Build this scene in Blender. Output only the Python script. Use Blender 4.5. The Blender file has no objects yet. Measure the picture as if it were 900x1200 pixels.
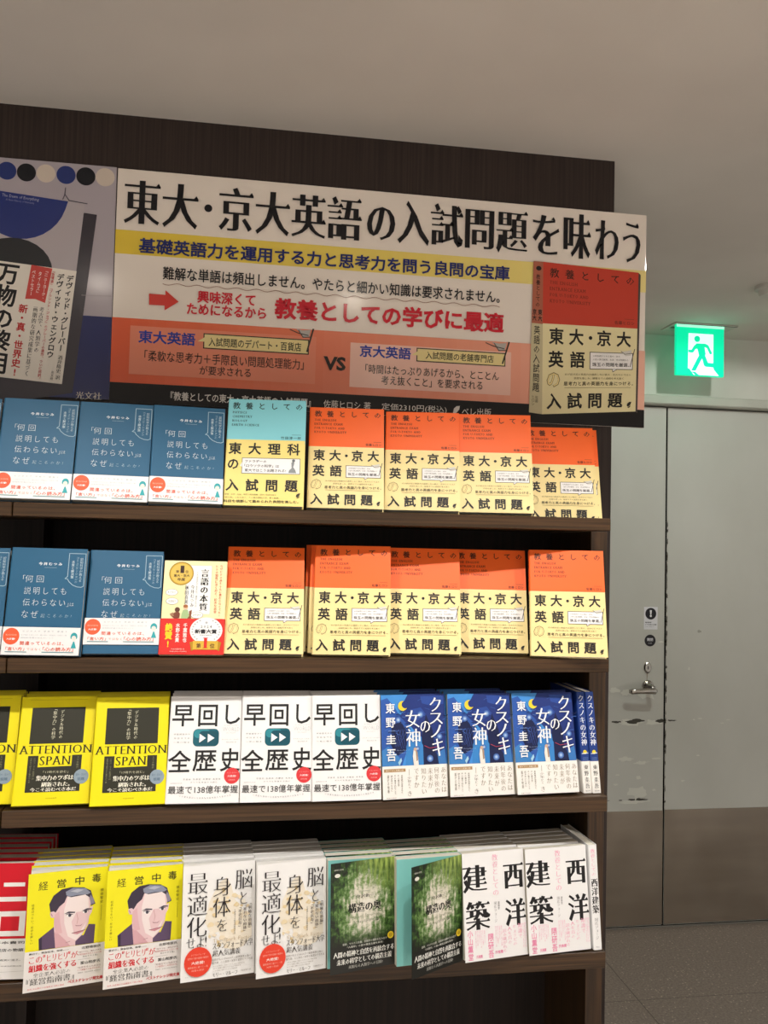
import bpy, math, random
import numpy as np
from mathutils import Matrix, Vector

random.seed(7)
scene = bpy.context.scene
COL = scene.collection

# ---------------------------------------------------------------- camera
EYE = 1.5906
FPX, YAW, PITCH, ROLL = 1014.6, 0.155, 0.0373, 0.0217
def cam_axes():
    f = np.array([math.sin(YAW)*math.cos(PITCH), math.cos(YAW)*math.cos(PITCH), math.sin(PITCH)])
    r = np.cross(f, [0, 0, 1.0]); r /= np.linalg.norm(r)
    u = np.cross(r, f)
    c, s = math.cos(ROLL), math.sin(ROLL)
    return r*c+u*s, -r*s+u*c, f
CR, CU, CF = cam_axes()
cam_data = bpy.data.cameras.new('camera')
cam_data.sensor_fit = 'HORIZONTAL'
cam_data.sensor_width = 36.0
cam_data.lens = 36.0*FPX/900.0
cam_data.clip_start = 0.05
cam = bpy.data.objects.new('camera', cam_data)
COL.objects.link(cam)
m = Matrix.Identity(4)
for i in range(3):
    m[i][0], m[i][1], m[i][2] = CR[i], CU[i], -CF[i]
m[2][3] = EYE
cam.matrix_world = m
scene.camera = cam

# ---------------------------------------------------------------- view, world, lights
scene.view_settings.view_transform = 'Standard'
scene.view_settings.look = 'None'
scene.view_settings.exposure = 0.0
scene.view_settings.gamma = 1.0
scene.view_settings.use_curve_mapping = False
world = bpy.data.worlds.new('world')
scene.world = world
world.use_nodes = True
world.node_tree.nodes['Background'].inputs[0].default_value = (1.0, 0.94, 0.875, 1)
world.node_tree.nodes['Background'].inputs[1].default_value = 0.50
SPOT_W, SPOT_ANGLE, SPOT_BLEND = 50.0, 126.0, 0.32
DOOR_W = 38.0
AISLE_FILL_W = 820.0
AISLE_FILLS = [(-1.1, -0.9), (0.7, -0.9), (2.5, -0.9), (-1.1, -2.3), (0.7, -2.3), (2.5, -2.3)]  # unseen fill lamps, added so light bounced off the floor brightens the ceiling
DOWNLIGHTS = [(-0.55, 0.62), (0.36, 0.62), (1.25, 0.62)]
DOOR_LIGHT = (1.585, 2.24)

def spot(x, y, z, power, angle, blend, color, radius=0.035):
    d = bpy.data.lights.new('downlight_lamp', 'SPOT')
    d.energy = power; d.spot_size = math.radians(angle); d.spot_blend = blend
    d.color = color; d.shadow_soft_size = radius
    o = bpy.data.objects.new('downlight_lamp', d)
    o.location = (x, y, z)
    COL.objects.link(o)
    return o

# ---------------------------------------------------------------- materials
def s2l(c):
    c /= 255.0
    return c/12.92 if c <= 0.04045 else ((c+0.055)/1.055)**2.4
def rgb(h):
    if isinstance(h, str):
        h = h.lstrip('#'); h = (int(h[0:2], 16), int(h[2:4], 16), int(h[4:6], 16))
    return (s2l(h[0]), s2l(h[1]), s2l(h[2]), 1.0)
_M = {}
def mat(color, rough=0.5, spec=0.35, emit=0.0, metal=0.0):
    key = (str(color), rough, spec, emit, metal)
    if key in _M: return _M[key]
    a = bpy.data.materials.new('ink_%d' % len(_M)); a.use_nodes = True
    b = a.node_tree.nodes['Principled BSDF']
    b.inputs['Base Color'].default_value = rgb(color)
    b.inputs['Roughness'].default_value = rough
    b.inputs['Specular IOR Level'].default_value = spec
    b.inputs['Metallic'].default_value = metal
    if emit:
        b.inputs['Emission Color'].default_value = rgb(color)
        b.inputs['Emission Strength'].default_value = emit
    _M[key] = a
    return a
def noise_mat(name, c1, c2, scale, rough=0.5, spec=0.3, bump=0.0, detail=4.0, metal=0.0, lo=0.35, hi=0.65):
    a = bpy.data.materials.new(name); a.use_nodes = True
    nt = a.node_tree; b = nt.nodes['Principled BSDF']
    tc = nt.nodes.new('ShaderNodeTexCoord'); mp = nt.nodes.new('ShaderNodeMapping')
    mp.inputs['Scale'].default_value = scale
    nz = nt.nodes.new('ShaderNodeTexNoise'); nz.inputs['Scale'].default_value = 1.0
    nz.inputs['Detail'].default_value = detail
    cr = nt.nodes.new('ShaderNodeValToRGB')
    cr.color_ramp.elements[0].position = lo; cr.color_ramp.elements[0].color = rgb(c1)
    cr.color_ramp.elements[1].position = hi; cr.color_ramp.elements[1].color = rgb(c2)
    L = nt.links.new
    L(tc.outputs['Object'], mp.inputs['Vector']); L(mp.outputs[0], nz.inputs['Vector'])
    L(nz.outputs['Fac'], cr.inputs[0]); L(cr.outputs[0], b.inputs['Base Color'])
    b.inputs['Roughness'].default_value = rough
    b.inputs['Specular IOR Level'].default_value = spec
    b.inputs['Metallic'].default_value = metal
    if bump:
        bp = nt.nodes.new('ShaderNodeBump'); bp.inputs['Strength'].default_value = bump
        bp.inputs['Distance'].default_value = 0.002
        L(nz.outputs['Fac'], bp.inputs['Height']); L(bp.outputs[0], b.inputs['Normal'])
    return a
SHELF_WOOD = noise_mat('walnut_laminate', '33220f', '513820', (5, 60, 260), 0.42, 0.4, 0.08, 6)
PANEL_WOOD = noise_mat('walnut_upright', '2f2010', '4a331d', (200, 200, 4), 0.45, 0.4, 0.06, 6)
DARK_WOOD = noise_mat('wenge_panel', '271e1b', '392d28', (160, 160, 2.5), 0.5, 0.35, 0.05, 6)
BACK_WOOD = noise_mat('shadow_walnut', '1c1410', '281d17', (140, 140, 2.5), 0.55, 0.3, 0.0, 5)  # walnut darkened to carry the shade inside the bookcase
CEIL = noise_mat('ceiling_paint', 'd2ccc4', 'd8d2ca', (3, 3, 3), 0.9, 0.1, 0.0, 2)
WALL = noise_mat('wall_paint', 'c9c7bf', 'd2d0c8', (4, 4, 4), 0.7, 0.2, 0.0, 3)
DOOR_PAINT = noise_mat('door_paint', 'c3c3bb', 'cecec7', (2.2, 2.2, 1.4), 0.55, 0.3, 0.02, 5)
TRIM_PAINT = noise_mat('trim_paint', 'bebdb3', 'c8c7bd', (6, 6, 6), 0.5, 0.3, 0.0, 2)
STEEL = noise_mat('brushed_steel', 'c4baad', 'cec4b6', (2, 2, 14), 0.26, 0.5, 0.0, 2, metal=1.0)
STEEL.node_tree.nodes['Principled BSDF'].inputs['Anisotropic'].default_value = 0.6
def dents(a):
    nt = a.node_tree; tc = nt.nodes.new('ShaderNodeTexCoord'); mp = nt.nodes.new('ShaderNodeMapping'); mp.inputs['Scale'].default_value = (7, 1, 2.2)
    nz = nt.nodes.new('ShaderNodeTexNoise'); nz.inputs['Scale'].default_value = 1.0; nz.inputs['Detail'].default_value = 1.0
    bp = nt.nodes.new('ShaderNodeBump'); bp.inputs['Strength'].default_value = 0.5; bp.inputs['Distance'].default_value = 0.03
    nt.links.new(tc.outputs['Object'], mp.inputs['Vector']); nt.links.new(mp.outputs[0], nz.inputs['Vector']); nt.links.new(nz.outputs['Fac'], bp.inputs['Height'])
    nt.links.new(bp.outputs[0], nt.nodes['Principled BSDF'].inputs['Normal'])
dents(STEEL)
CHROME = noise_mat('satin_chrome', 'b0aca4', 'c4c0b8', (30, 30, 30), 0.22, 0.5, 0.0, 2, metal=1.0)
PAGES = noise_mat('paper_pages', 'd9d2c0', 'f1ecdf', (2, 1400, 2), 0.8, 0.15, 0.0, 1)
PAGES_W = noise_mat('white_paper_pages', 'dcdad4', 'f6f5f1', (2, 1400, 2), 0.8, 0.15, 0.0, 1)
BLACK = mat('17130f', 0.6, 0.2)

def floor_mat():
    a = bpy.data.materials.new('speckled_floor'); a.use_nodes = True
    nt = a.node_tree; b = nt.nodes['Principled BSDF']; L = nt.links.new
    tc = nt.nodes.new('ShaderNodeTexCoord')
    base = nt.nodes.new('ShaderNodeTexNoise'); base.inputs['Scale'].default_value = 130; base.inputs['Detail'].default_value = 6
    cr = nt.nodes.new('ShaderNodeValToRGB')
    cr.color_ramp.elements[0].position = 0.38; cr.color_ramp.elements[0].color = rgb('6e645c')
    cr.color_ramp.elements[1].position = 0.64; cr.color_ramp.elements[1].color = rgb('857b72')
    L(tc.outputs['Object'], base.inputs['Vector']); L(base.outputs['Fac'], cr.inputs[0])
    vo = nt.nodes.new('ShaderNodeTexVoronoi'); vo.inputs['Scale'].default_value = 75
    L(tc.outputs['Object'], vo.inputs['Vector'])
    sp = nt.nodes.new('ShaderNodeMath'); sp.operation = 'LESS_THAN'; sp.inputs[1].default_value = 0.22
    L(vo.outputs['Distance'], sp.inputs[0])
    sepc = nt.nodes.new('ShaderNodeSeparateColor'); L(vo.outputs['Color'], sepc.inputs[0])
    g = nt.nodes.new('ShaderNodeMath'); g.operation = 'GREATER_THAN'; g.inputs[1].default_value = 0.6
    L(sepc.outputs[0], g.inputs[0])
    mu = nt.nodes.new('ShaderNodeMath'); mu.operation = 'MULTIPLY'; L(sp.outputs[0], mu.inputs[0]); L(g.outputs[0], mu.inputs[1])
    mx = nt.nodes.new('ShaderNodeMix'); mx.data_type = 'RGBA'
    L(mu.outputs[0], mx.inputs[0]); L(cr.outputs[0], mx.inputs[6]); mx.inputs[7].default_value = rgb('a89c8e')
    # tile seams
    sep = nt.nodes.new('ShaderNodeSeparateXYZ'); L(tc.outputs['Object'], sep.inputs[0])
    def seam(out, off, tile, w):
        ad = nt.nodes.new('ShaderNodeMath'); ad.operation = 'ADD'; ad.inputs[1].default_value = -off+tile*20+w/2; L(out, ad.inputs[0])
        mo = nt.nodes.new('ShaderNodeMath'); mo.operation = 'MODULO'; mo.inputs[1].default_value = tile; L(ad.outputs[0], mo.inputs[0])
        lt = nt.nodes.new('ShaderNodeMath'); lt.operation = 'LESS_THAN'; lt.inputs[1].default_value = w; L(mo.outputs[0], lt.inputs[0])
        return lt.outputs[0]
    s1 = seam(sep.outputs[0], 1.408, 0.9, 0.004); s2 = seam(sep.outputs[1], 2.94, 0.9, 0.003)
    ma = nt.nodes.new('ShaderNodeMath'); ma.operation = 'MAXIMUM'; L(s1, ma.inputs[0]); L(s2, ma.inputs[1])
    m2 = nt.nodes.new('ShaderNodeMix'); m2.data_type = 'RGBA'
    L(ma.outputs[0], m2.inputs[0]); L(mx.outputs[2], m2.inputs[6]); m2.inputs[7].default_value = rgb('4d453e')
    L(m2.outputs[2], b.inputs['Base Color'])
    b.inputs['Roughness'].default_value = 0.32; b.inputs['Specular IOR Level'].default_value = 0.35
    return a

# ---------------------------------------------------------------- mesh helpers
class MB:
    def __init__(self):
        self.v = []; self.f = []; self.mi = []; self.mats = []
    def slot(self, material):
        if material not in self.mats: self.mats.append(material)
        return self.mats.index(material)
    def add(self, verts, faces, material):
        o = len(self.v); s = self.slot(material)
        self.v.extend([tuple(p) for p in verts])
        for f in faces:
            self.f.append(tuple(i+o for i in f)); self.mi.append(s)
    def box(self, x0, y0, z0, x1, y1, z1, material, bev=0.0):
        if bev <= 0:
            v = [(x0,y0,z0),(x1,y0,z0),(x1,y1,z0),(x0,y1,z0),(x0,y0,z1),(x1,y0,z1),(x1,y1,z1),(x0,y1,z1)]
            self.add(v, [(0,3,2,1),(4,5,6,7),(0,1,5,4),(1,2,6,5),(2,3,7,6),(3,0,4,7)], material)
        else:
            b = bev
            rings = [(b, z0), (0, z0+b), (0, z1-b), (b, z1)]
            v = []
            for ins, z in rings:
                xs0, xs1, ys0, ys1 = x0+ins, x1-ins, y0+ins, y1-ins
                v += [(xs0+b, ys0, z), (xs1-b, ys0, z), (xs1, ys0+b, z), (xs1, ys1-b, z), (xs1-b, ys1, z), (xs0+b, ys1, z), (xs0, ys1-b, z), (xs0, ys0+b, z)]
            f = [tuple(range(7, -1, -1)), tuple(range(24, 32))]
            for r in range(3):
                for i in range(8):
                    j = (i+1) % 8
                    f.append((r*8+i, r*8+j, r*8+8+j, r*8+8+i))
            self.add(v, f, material)
    def prism(self, pts, z0, z1, material):
        n = len(pts)
        v = [(p[0], p[1], z0) for p in pts]+[(p[0], p[1], z1) for p in pts]
        f = [tuple(range(n-1, -1, -1)), tuple(range(n, 2*n))]
        for i in range(n):
            j = (i+1) % n; f.append((i, j, n+j, n+i))
        self.add(v, f, material)
    def lathe(self, prof, c, axis, material, n=32):
        # prof: (radius, height) ; axis 'y' (height along -y) or 'z' (height along z)
        v = []; f = []
        for r, h in prof:
            for i in range(n):
                a = 2*math.pi*i/n
                if axis == 'z': v.append((c[0]+r*math.cos(a), c[1]+r*math.sin(a), c[2]+h))
                else: v.append((c[0]+r*math.cos(a), c[1]-h, c[2]+r*math.sin(a)))
        for k in range(len(prof)-1):
            for i in range(n):
                j = (i+1) % n
                f.append((k*n+i, k*n+j, k*n+n+j, k*n+n+i))
        f.append(tuple(range(n-1, -1, -1))); f.append(tuple(range((len(prof)-1)*n, len(prof)*n)))
        self.add(v, f, material)
    def tube(self, pts, rads, material, n=14, flat=1.0):
        v = []; f = []
        P = [Vector(p) for p in pts]
        for i, p in enumerate(P):
            d = (P[min(i+1, len(P)-1)]-P[max(i-1, 0)]).normalized()
            up = Vector((0, 0, 1)) if abs(d.z) < 0.9 else Vector((1, 0, 0))
            s = d.cross(up).normalized(); t = s.cross(d).normalized()
            r = rads[i] if isinstance(rads, (list, tuple)) else rads
            for k in range(n):
                a = 2*math.pi*k/n
                v.append(tuple(p+s*(r*flat*math.cos(a))+t*(r*math.sin(a))))
        for i in range(len(P)-1):
            for k in range(n):
                j = (k+1) % n
                f.append((i*n+k, i*n+j, i*n+n+j, i*n+n+k))
        f.append(tuple(range(n-1, -1, -1))); f.append(tuple(range((len(P)-1)*n, len(P)*n)))
        self.add(v, f, material)
    def mesh(self, name, smooth=False):
        me = bpy.data.meshes.new(name)
        me.from_pydata(self.v, [], self.f)
        for a in self.mats: me.materials.append(a)
        me.polygons.foreach_set('material_index', self.mi)
        if smooth: me.polygons.foreach_set('use_smooth', [True]*len(me.polygons))
        me.update()
        return me
    def obj(self, name, parent=None, smooth=False):
        return link(name, self.mesh(name, smooth), parent)
def link(name, me, parent=None):
    o = bpy.data.objects.new(name, me); COL.objects.link(o)
    if parent is not None: o.parent = parent
    return o
def tag(o, label, cat, group=None):
    o['label'] = label; o['category'] = cat
    if group: o['group'] = group
    return o
def thing(name, label, cat, loc=(0, 0, 0), group=None):
    o = bpy.data.objects.new(name, None); COL.objects.link(o)
    o.location = loc; o.empty_display_size = 0.05
    return tag(o, label, cat, group)
def struct(o):
    o['kind'] = 'structure'; return o

# ---------------------------------------------------------------- lettering (built-in font outlines)
_fc = bpy.data.curves.new('glyph_source', 'FONT'); _fc.resolution_u = 2
_fo = bpy.data.objects.new('glyph_source', _fc); COL.objects.link(_fo)
_G = {}; _A = {}
def raw_glyph(s, res=2):
    k = (s, res)
    if k in _G: return _G[k]
    _fc.body = s; _fc.resolution_u = res
    bpy.context.view_layer.update()
    me = _fo.to_mesh()
    v = np.array([(p.co.x, p.co.y) for p in me.vertices]) if me and len(me.vertices) else np.zeros((0, 2))
    f = [tuple(p.vertices) for p in me.polygons] if me else []
    _fo.to_mesh_clear()
    _G[k] = (v, f)
    return _G[k]
def advance(ch):
    if ch == ' ': return 0.3
    if ord(ch) > 0x2000: return 1.0
    if ch in _A: return _A[ch]
    a = raw_glyph('H'+ch+'H', 1)[0]; b = raw_glyph('HH', 1)[0]
    w = (a[:, 0].max()-a[:, 0].min())-(b[:, 0].max()-b[:, 0].min())
    _A[ch] = w
    return w
def boundary(f):
    e = {}
    for p in f:
        n = len(p)
        for i in range(n):
            a, b = p[i], p[(i+1) % n]
            e[(a, b)] = 1
    return [(a, b) for (a, b) in e if (b, a) not in e]
_GS = {}
def glyph(ch, style, res):
    """style: (bx, by, deco)  deco: '' | 'm' mincho triangles | 's' latin slab serifs"""
    k = (ch, style, res)
    if k in _GS: return _GS[k]
    v, f = raw_glyph(ch, res)
    bx, by, deco = style
    if len(v) == 0 or (bx == 0 and by == 0 and not deco):
        _GS[k] = (v, f); return v, f
    # orient faces ccw
    f2 = []
    for p in f:
        a = 0.0
        for i in range(len(p)):
            q, r = v[p[i]], v[p[(i+1) % len(p)]]
            a += q[0]*r[1]-r[0]*q[1]
        f2.append(p if a >= 0 else p[::-1])
    be = boundary(f2)
    nxt = {a: b for a, b in be}; prv = {b: a for a, b in be}
    nv = v.copy()
    def nrm(a, b):
        d = v[b]-v[a]; L = math.hypot(*d)
        return np.array([d[1], -d[0]])/L if L > 1e-9 else None
    mx = 2.2*max(abs(bx), abs(by), 1e-4)
    for i in nxt:
        if i not in prv: continue
        n1 = nrm(prv[i], i); n2 = nrm(i, nxt[i])
        if n1 is None or n2 is None: continue
        o1 = bx*n1[0]**2+by*n1[1]**2; o2 = bx*n2[0]**2+by*n2[1]**2
        det = n1[0]*n2[1]-n1[1]*n2[0]
        if abs(det) > 0.15:
            d = np.array([(o1*n2[1]-o2*n1[1])/det, (n1[0]*o2-n2[0]*o1)/det])
        else:
            n = n1+n2; L = np.linalg.norm(n)
            d = n/L*(o1+o2)/2 if L > 1e-6 else n1*o1
        L = np.linalg.norm(d)
        if L > mx: d = d*mx/L
        nv[i] = v[i]+d
    verts = [tuple(p) for p in nv]; faces = list(f2)
    if deco == 'm':
        for a, b in be:
            d = v[b]-v[a]
            if abs(d[0]) < 0.012 and 0.03 < d[1] < 0.095 and a in prv and b in nxt:
                p, q = v[prv[a]], v[nxt[b]]
                if v[a][0]-p[0] > 0.10 and v[b][0]-q[0] > 0.05 and abs(v[a][1]-p[1]) < 0.02 and abs(v[b][1]-q[1]) < 0.02:
                    x, y = nv[b]
                    i = len(verts)
                    verts += [(x+0.004, y-0.012), (x-0.055, y+0.062), (x-0.125, y-0.004)]
                    faces.append((i, i+1, i+2))
    if deco == 's':
        for a, b in be:
            d = v[b]-v[a]
            if abs(d[1]) < 0.012 and 0.05 < abs(d[0]) < 0.2:
                x0, x1 = sorted((nv[a][0], nv[b][0])); y = nv[a][1]
                y0, y1 = (y-0.002, y+0.028) if d[0] > 0 else (y-0.028, y+0.002)
                i = len(verts)
                verts += [(x0-0.075, y0), (x1+0.075, y0), (x1+0.075, y1), (x0-0.075, y1)]
                faces.append((i, i+1, i+2, i+3))
    _GS[k] = (np.array(verts), faces)
    return _GS[k]
REG = (0, 0, ''); MED = (0.012, 0.012, ''); BOLD = (0.026, 0.024, ''); LIGHT = (-0.014, -0.014, '')
MIN = (0.016, -0.014, 'm'); MINB = (0.046, -0.010, 'm'); MINL = (0.0, -0.020, 'm'); DIDO = (0.016, -0.024, 's')
SERIF = (0.022, 0.0, 's')
ROT = set('ー「」『』（）()〜…―＝“”')
def layout(s, style, vertical, sp, res):
    V = []; F = []
    cur = 0.0
    for ch in s:
        if ch == ' ':
            cur += (0.35 if not vertical else 0.4)+sp; continue
        v, f = glyph(ch, style, res)
        if len(v) == 0:
            cur += 1.0+sp; continue
        v = v.copy(); o = sum(len(a) for a in V)
        if vertical:
            if ch in ROT:
                c = v-np.array([0.5, 0.38]); v = np.stack([c[:, 1], -c[:, 0]], 1)+np.array([0.5, 0.38])
            elif ch in '、。': v = v+np.array([0.55, 0.55])
            elif ord(ch) < 0x2000: v = v+np.array([(1-advance(ch))/2, 0])
            v = v+np.array([0, -cur]); cur += 1.0+sp
        else:
            v = v+np.array([cur, 0]); cur += advance(ch)+sp
        V.append(v); F += [tuple(i+o for i in p) for p in f]
    if not V: return np.zeros((0, 2)), []
    return np.concatenate(V), F

class Canvas:
    """flat printing laid on one face of a thing; fn(u,v) -> (x,z) on the face, v runs downwards"""
    def __init__(self, mb, fn, y=-0.0002, step=2.6e-5, aspect=1.46):
        self.mb = mb; self.fn = fn; self.y = y; self.step = step; self.aspect = aspect
    def _put(self, uv, faces, color, rough=0.5):
        self.y -= self.step
        pts = []
        for u, v in uv:
            x, z = self.fn(u, v); pts.append((x, self.y, z))
        self.mb.add(pts, faces, mat(color, rough) if isinstance(color, (str, tuple)) else color)
    def poly(self, uv, color):
        self._put(uv, [tuple(range(len(uv)))], color)
    def rect(self, u0, v0, u1, v1, color):
        self.poly([(u0, v1), (u1, v1), (u1, v0), (u0, v0)], color)
    def ell(self, cu, cv, ru, color, rv=None, n=28, a0=0, a1=360):
        rv = ru/self.aspect if rv is None else rv
        full = abs(a1-a0) >= 360
        k = n if full else n+1
        p = [(cu+ru*math.cos(math.radians(a0+(a1-a0)*i/n)), cv+rv*math.sin(math.radians(a0+(a1-a0)*i/n))) for i in range(k)]
        self.poly(p, color)
    def rrect(self, u0, v0, u1, v1, r, color):
        rv = r/self.aspect; p = []
        for cu, cv, a in ((u1-r, v0+rv, -90), (u1-r, v1-rv, 0), (u0+r, v1-rv, 90), (u0+r, v0+rv, 180)):
            for k in range(6):
                t = math.radians(a+k*18); p.append((cu+r*math.cos(t), cv+rv*math.sin(t)))
        self.poly(p, color)
    def line(self, pts, w, color, closed=False):
        uv = []; F = []
        n = len(pts); segs = n if closed else n-1
        for i in range(segs):
            a, b = pts[i], pts[(i+1) % n]
            dx, dy = b[0]-a[0], (b[1]-a[1])*self.aspect; L = math.hypot(dx, dy) or 1
            ox, oy = -dy/L*w/2, dx/L*w/2/self.aspect
            ex, ey = dx/L*w/2, dy/L*w/2/self.aspect
            k = len(uv)
            uv += [(a[0]+ox-ex, a[1]+oy-ey), (a[0]-ox-ex, a[1]-oy-ey), (b[0]-ox+ex, b[1]-oy+ey), (b[0]+ox+ex, b[1]+oy+ey)]
            F.append((k, k+1, k+2, k+3))
        self._put(uv, F, color)
    def frame(self, u0, v0, u1, v1, w, color):
        self.line([(u0, v0), (u1, v0), (u1, v1), (u0, v1)], w, color, True)
    def text(self, s, u0, v0, u1, v1, color, style=REG, vert=False, sp=0.0, res=1):
        v, f = layout(s, style, vert, sp, res)
        if len(v) == 0: return
        lo, hi = v.min(0), v.max(0)
        w = np.maximum(hi-lo, 1e-6)
        uv = np.stack([u0+(v[:, 0]-lo[0])/w[0]*(u1-u0), v1-(v[:, 1]-lo[1])/w[1]*(v1-v0)], 1)
        self._put(uv, f, color)

# ---------------------------------------------------------------- room
YD, YWALL, ZC = 3.49, 3.44, 2.509
YH, XH = 1.913, 0.834
mb = MB(); mb.box(-3.0, -3.0, -0.05, 4.2, 3.75, 0.0, floor_mat()); struct(mb.obj('floor'))
mb = MB(); mb.box(-3.0, -3.0, ZC, 4.2, 3.75, ZC+0.06, CEIL); struct(mb.obj('ceiling'))
mb = MB(); mb.box(-3.0, YH, 0.0, XH, YH+0.14, ZC, DARK_WOOD, 0.0); struct(mb.obj('wall_left'))
XD = 1.775
XD0, XD1 = 0.90, 2.72
mb = MB()
mb.box(-3.0, YWALL, 2.232, 4.2, YWALL+0.2, ZC, WALL)
mb.box(-3.0, YWALL, 0.0, XD0, YWALL+0.2, 2.232, WALL)
mb.box(XD1, YWALL, 0.0, 4.2, YWALL+0.2, 2.232, WALL)
struct(mb.obj('wall_back'))
mb = MB()
mb.box(XD0, YWALL-0.012, 2.214, XD1, YD+0.05, 2.250, TRIM_PAINT, 0.003)
struct(mb.obj('trim_1'))

CHIP = mat('4a4740', 0.8); SCUFF = mat('d9d9cf', 0.6)
def blob(cx, cz, rx, rz, n=16, jag=0.35, seed=0):
    r = random.Random(seed); p = []
    for i in range(n):
        a = 2*math.pi*i/n; k = 1-jag*r.random()
        p.append((cx+rx*k*math.cos(a), cz+rz*k*math.sin(a)))
    return p
def door_leaf(name, x0, x1, chips):
    mb = MB()
    mb.box(x0, YD, 0.008, x1, YD+0.045, 2.208, DOOR_PAINT, 0.002)
    yy = YD-0.0004
    for k, (px, pz, rx, rz, c, sd) in enumerate(chips):
        pts = blob(px, pz, rx, rz, 18, 0.55, sd)
        mb.add([(a, yy-0.00006*k, b) for a, b in pts], [tuple(range(len(pts)))], c)
    return struct(mb.obj(name))
chips1 = [
    (1.485, 0.862, 0.040, 0.009, SCUFF, 2), (1.62, 0.858, 0.075, 0.017, SCUFF, 3), (1.725, 0.86, 0.05, 0.014, SCUFF, 5),
    (1.47, 0.863, 0.05, 0.006, CHIP, 1), (1.555, 0.862, 0.03, 0.006, CHIP, 41), (1.64, 0.864, 0.052, 0.012, CHIP, 4), (1.755, 0.864, 0.03, 0.010, CHIP, 6),
    (1.49, 0.531, 0.05, 0.006, SCUFF, 27), (1.64, 0.527, 0.08, 0.010, SCUFF, 28),
    (1.49, 0.533, 0.05, 0.005, CHIP, 7), (1.655, 0.536, 0.058, 0.006, CHIP, 8), (1.58, 0.534, 0.01, 0.003, CHIP, 9),
    (1.655, 0.565, 0.055, 0.035, SCUFF, 10), (1.70, 0.985, 0.055, 0.035, SCUFF, 11), (1.60, 0.985, 0.035, 0.015, SCUFF, 12),
    (1.55, 0.995, 0.03, 0.014, SCUFF, 13), (1.60, 0.706, 0.045, 0.013, SCUFF, 14), (1.67, 0.690, 0.045, 0.009, SCUFF, 15),
    (1.74, 0.706, 0.025, 0.006, SCUFF, 16), (1.56, 0.60, 0.014, 0.006, SCUFF, 17), (1.565, 0.64, 0.012, 0.004, SCUFF, 18),
    (1.66, 0.628, 0.013, 0.010, SCUFF, 19), (1.73, 0.575, 0.012, 0.006, SCUFF, 20), (1.755, 1.20, 0.014, 0.005, SCUFF, 21)]
chips2 = [(1.885, 1.085, 0.005, 0.010, SCUFF, 22), (1.94, 0.873, 0.014, 0.003, SCUFF, 23), (1.91, 0.868, 0.008, 0.004, SCUFF, 24),
          (2.07, 0.866, 0.014, 0.003, SCUFF, 25), (2.04, 0.852, 0.012, 0.003, SCUFF, 26), (1.93, 0.716, 0.010, 0.004, SCUFF, 29),
          (1.86, 0.61, 0.014, 0.004, SCUFF, 30), (1.93, 1.245, 0.011, 0.008, mat('a3a298'), 31), (1.805, 0.866, 0.028, 0.004, CHIP, 32)]
# dark flaking along the meeting edge of the right-hand leaf
for i in range(26):
    chips2.append((XD+0.0042+0.0015*random.random(), 0.52+i*0.047+0.03*random.random(), 0.002+0.0035*random.random(), 0.006+0.028*random.random(), CHIP, 60+i))
door1 = door_leaf('door_1', XD0+0.004, XD-0.0035, chips1)
door2 = door_leaf('door_2', XD+0.0035, XD1-0.004, chips2)
def kick(parent, x0, x1, z1):
    mb = MB(); mb.box(x0, YD-0.0022, 0.012, x1, YD-0.0002, z1, STEEL, 0.0006); return mb.obj('kick_plate', parent)
kick(door1, XD0+0.008, XD-0.0036, 0.488); kick(door2, XD+0.0036, XD1-0.008, 0.490)
mb = MB(); mb.box(XD0, YD+0.046, 0.0, XD1, YD+0.06, 2.214, mat('14120f', 0.9)); mb.box(XD0, YD-0.003, 0.0, XD1, YD+0.06, 0.007, mat('77746d', 0.5)); mb.box(XD0, YD-0.0022, 0.0071, XD1, YD+0.044, 0.0078, mat('0c0b0a', 0.95, 0.0)); mb.box(XD-0.0034, YD+0.003, 0.01, XD+0.0034, YD+0.044, 2.207, mat('0c0b0a', 0.95, 0.0)); struct(mb.obj('trim_2'))  # sill and backing, plus black strips standing in for shade in the gaps
# lever handle and key cover
hx, hz = 1.697, 1.012
mb = MB()
mb.lathe([(0.0255, 0.0), (0.0255, 0.006), (0.022, 0.010), (0.011, 0.012), (0.010, 0.055)], (hx, YD, hz), 'y', CHROME)
pts = [(hx+0.013, YD-0.052, hz-0.012), (hx+0.004, YD-0.062, hz-0.012), (hx-0.03, YD-0.064, hz-0.011), (hx-0.075, YD-0.062, hz-0.012), (hx-0.098, YD-0.060, hz-0.013), (hx-0.108, YD-0.054, hz-0.013)]
mb.tube(pts, [0.009, 0.0125, 0.0115, 0.011, 0.0115, 0.007], CHROME, 16, 0.75)
hd = mb.obj('door_handle', door1, True); hd['label'] = 'satin chrome lever handle on round rose'
mb = MB()
kx, kz = 1.695, 1.091
pts2 = []
for i in range(24):
    a = 2*math.pi*i/24; w = 1.0 if math.sin(a) > 0 else 0.86+0.14*math.cos(a)**2
    pts2.append((kx+0.017*math.cos(a)*w, kz+0.024*math.sin(a)))
n = len(pts2)
for sc_, yy in ((1.0, 0.0), (1.0, 0.005), (0.8, 0.0085)):
    pass
v = []; f = []
for sc_, yy in ((1.0, 0.0), (1.0, 0.005), (0.75, 0.0085)):
    v += [(kx+(a-kx)*sc_, YD-yy, kz+(b-kz)*sc_) for a, b in pts2]
for r in range(2):
    for i in range(n):
        j = (i+1) % n; f.append((r*n+i, r*n+j, r*n+n+j, r*n+n+i))
f.append(tuple(range(2*n, 3*n)))
mb.add(v, f, CHROME)
mb.box(kx-0.0016, YD-0.0092, kz-0.007, kx+0.0016, YD-0.0084, kz+0.007, BLACK)
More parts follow.
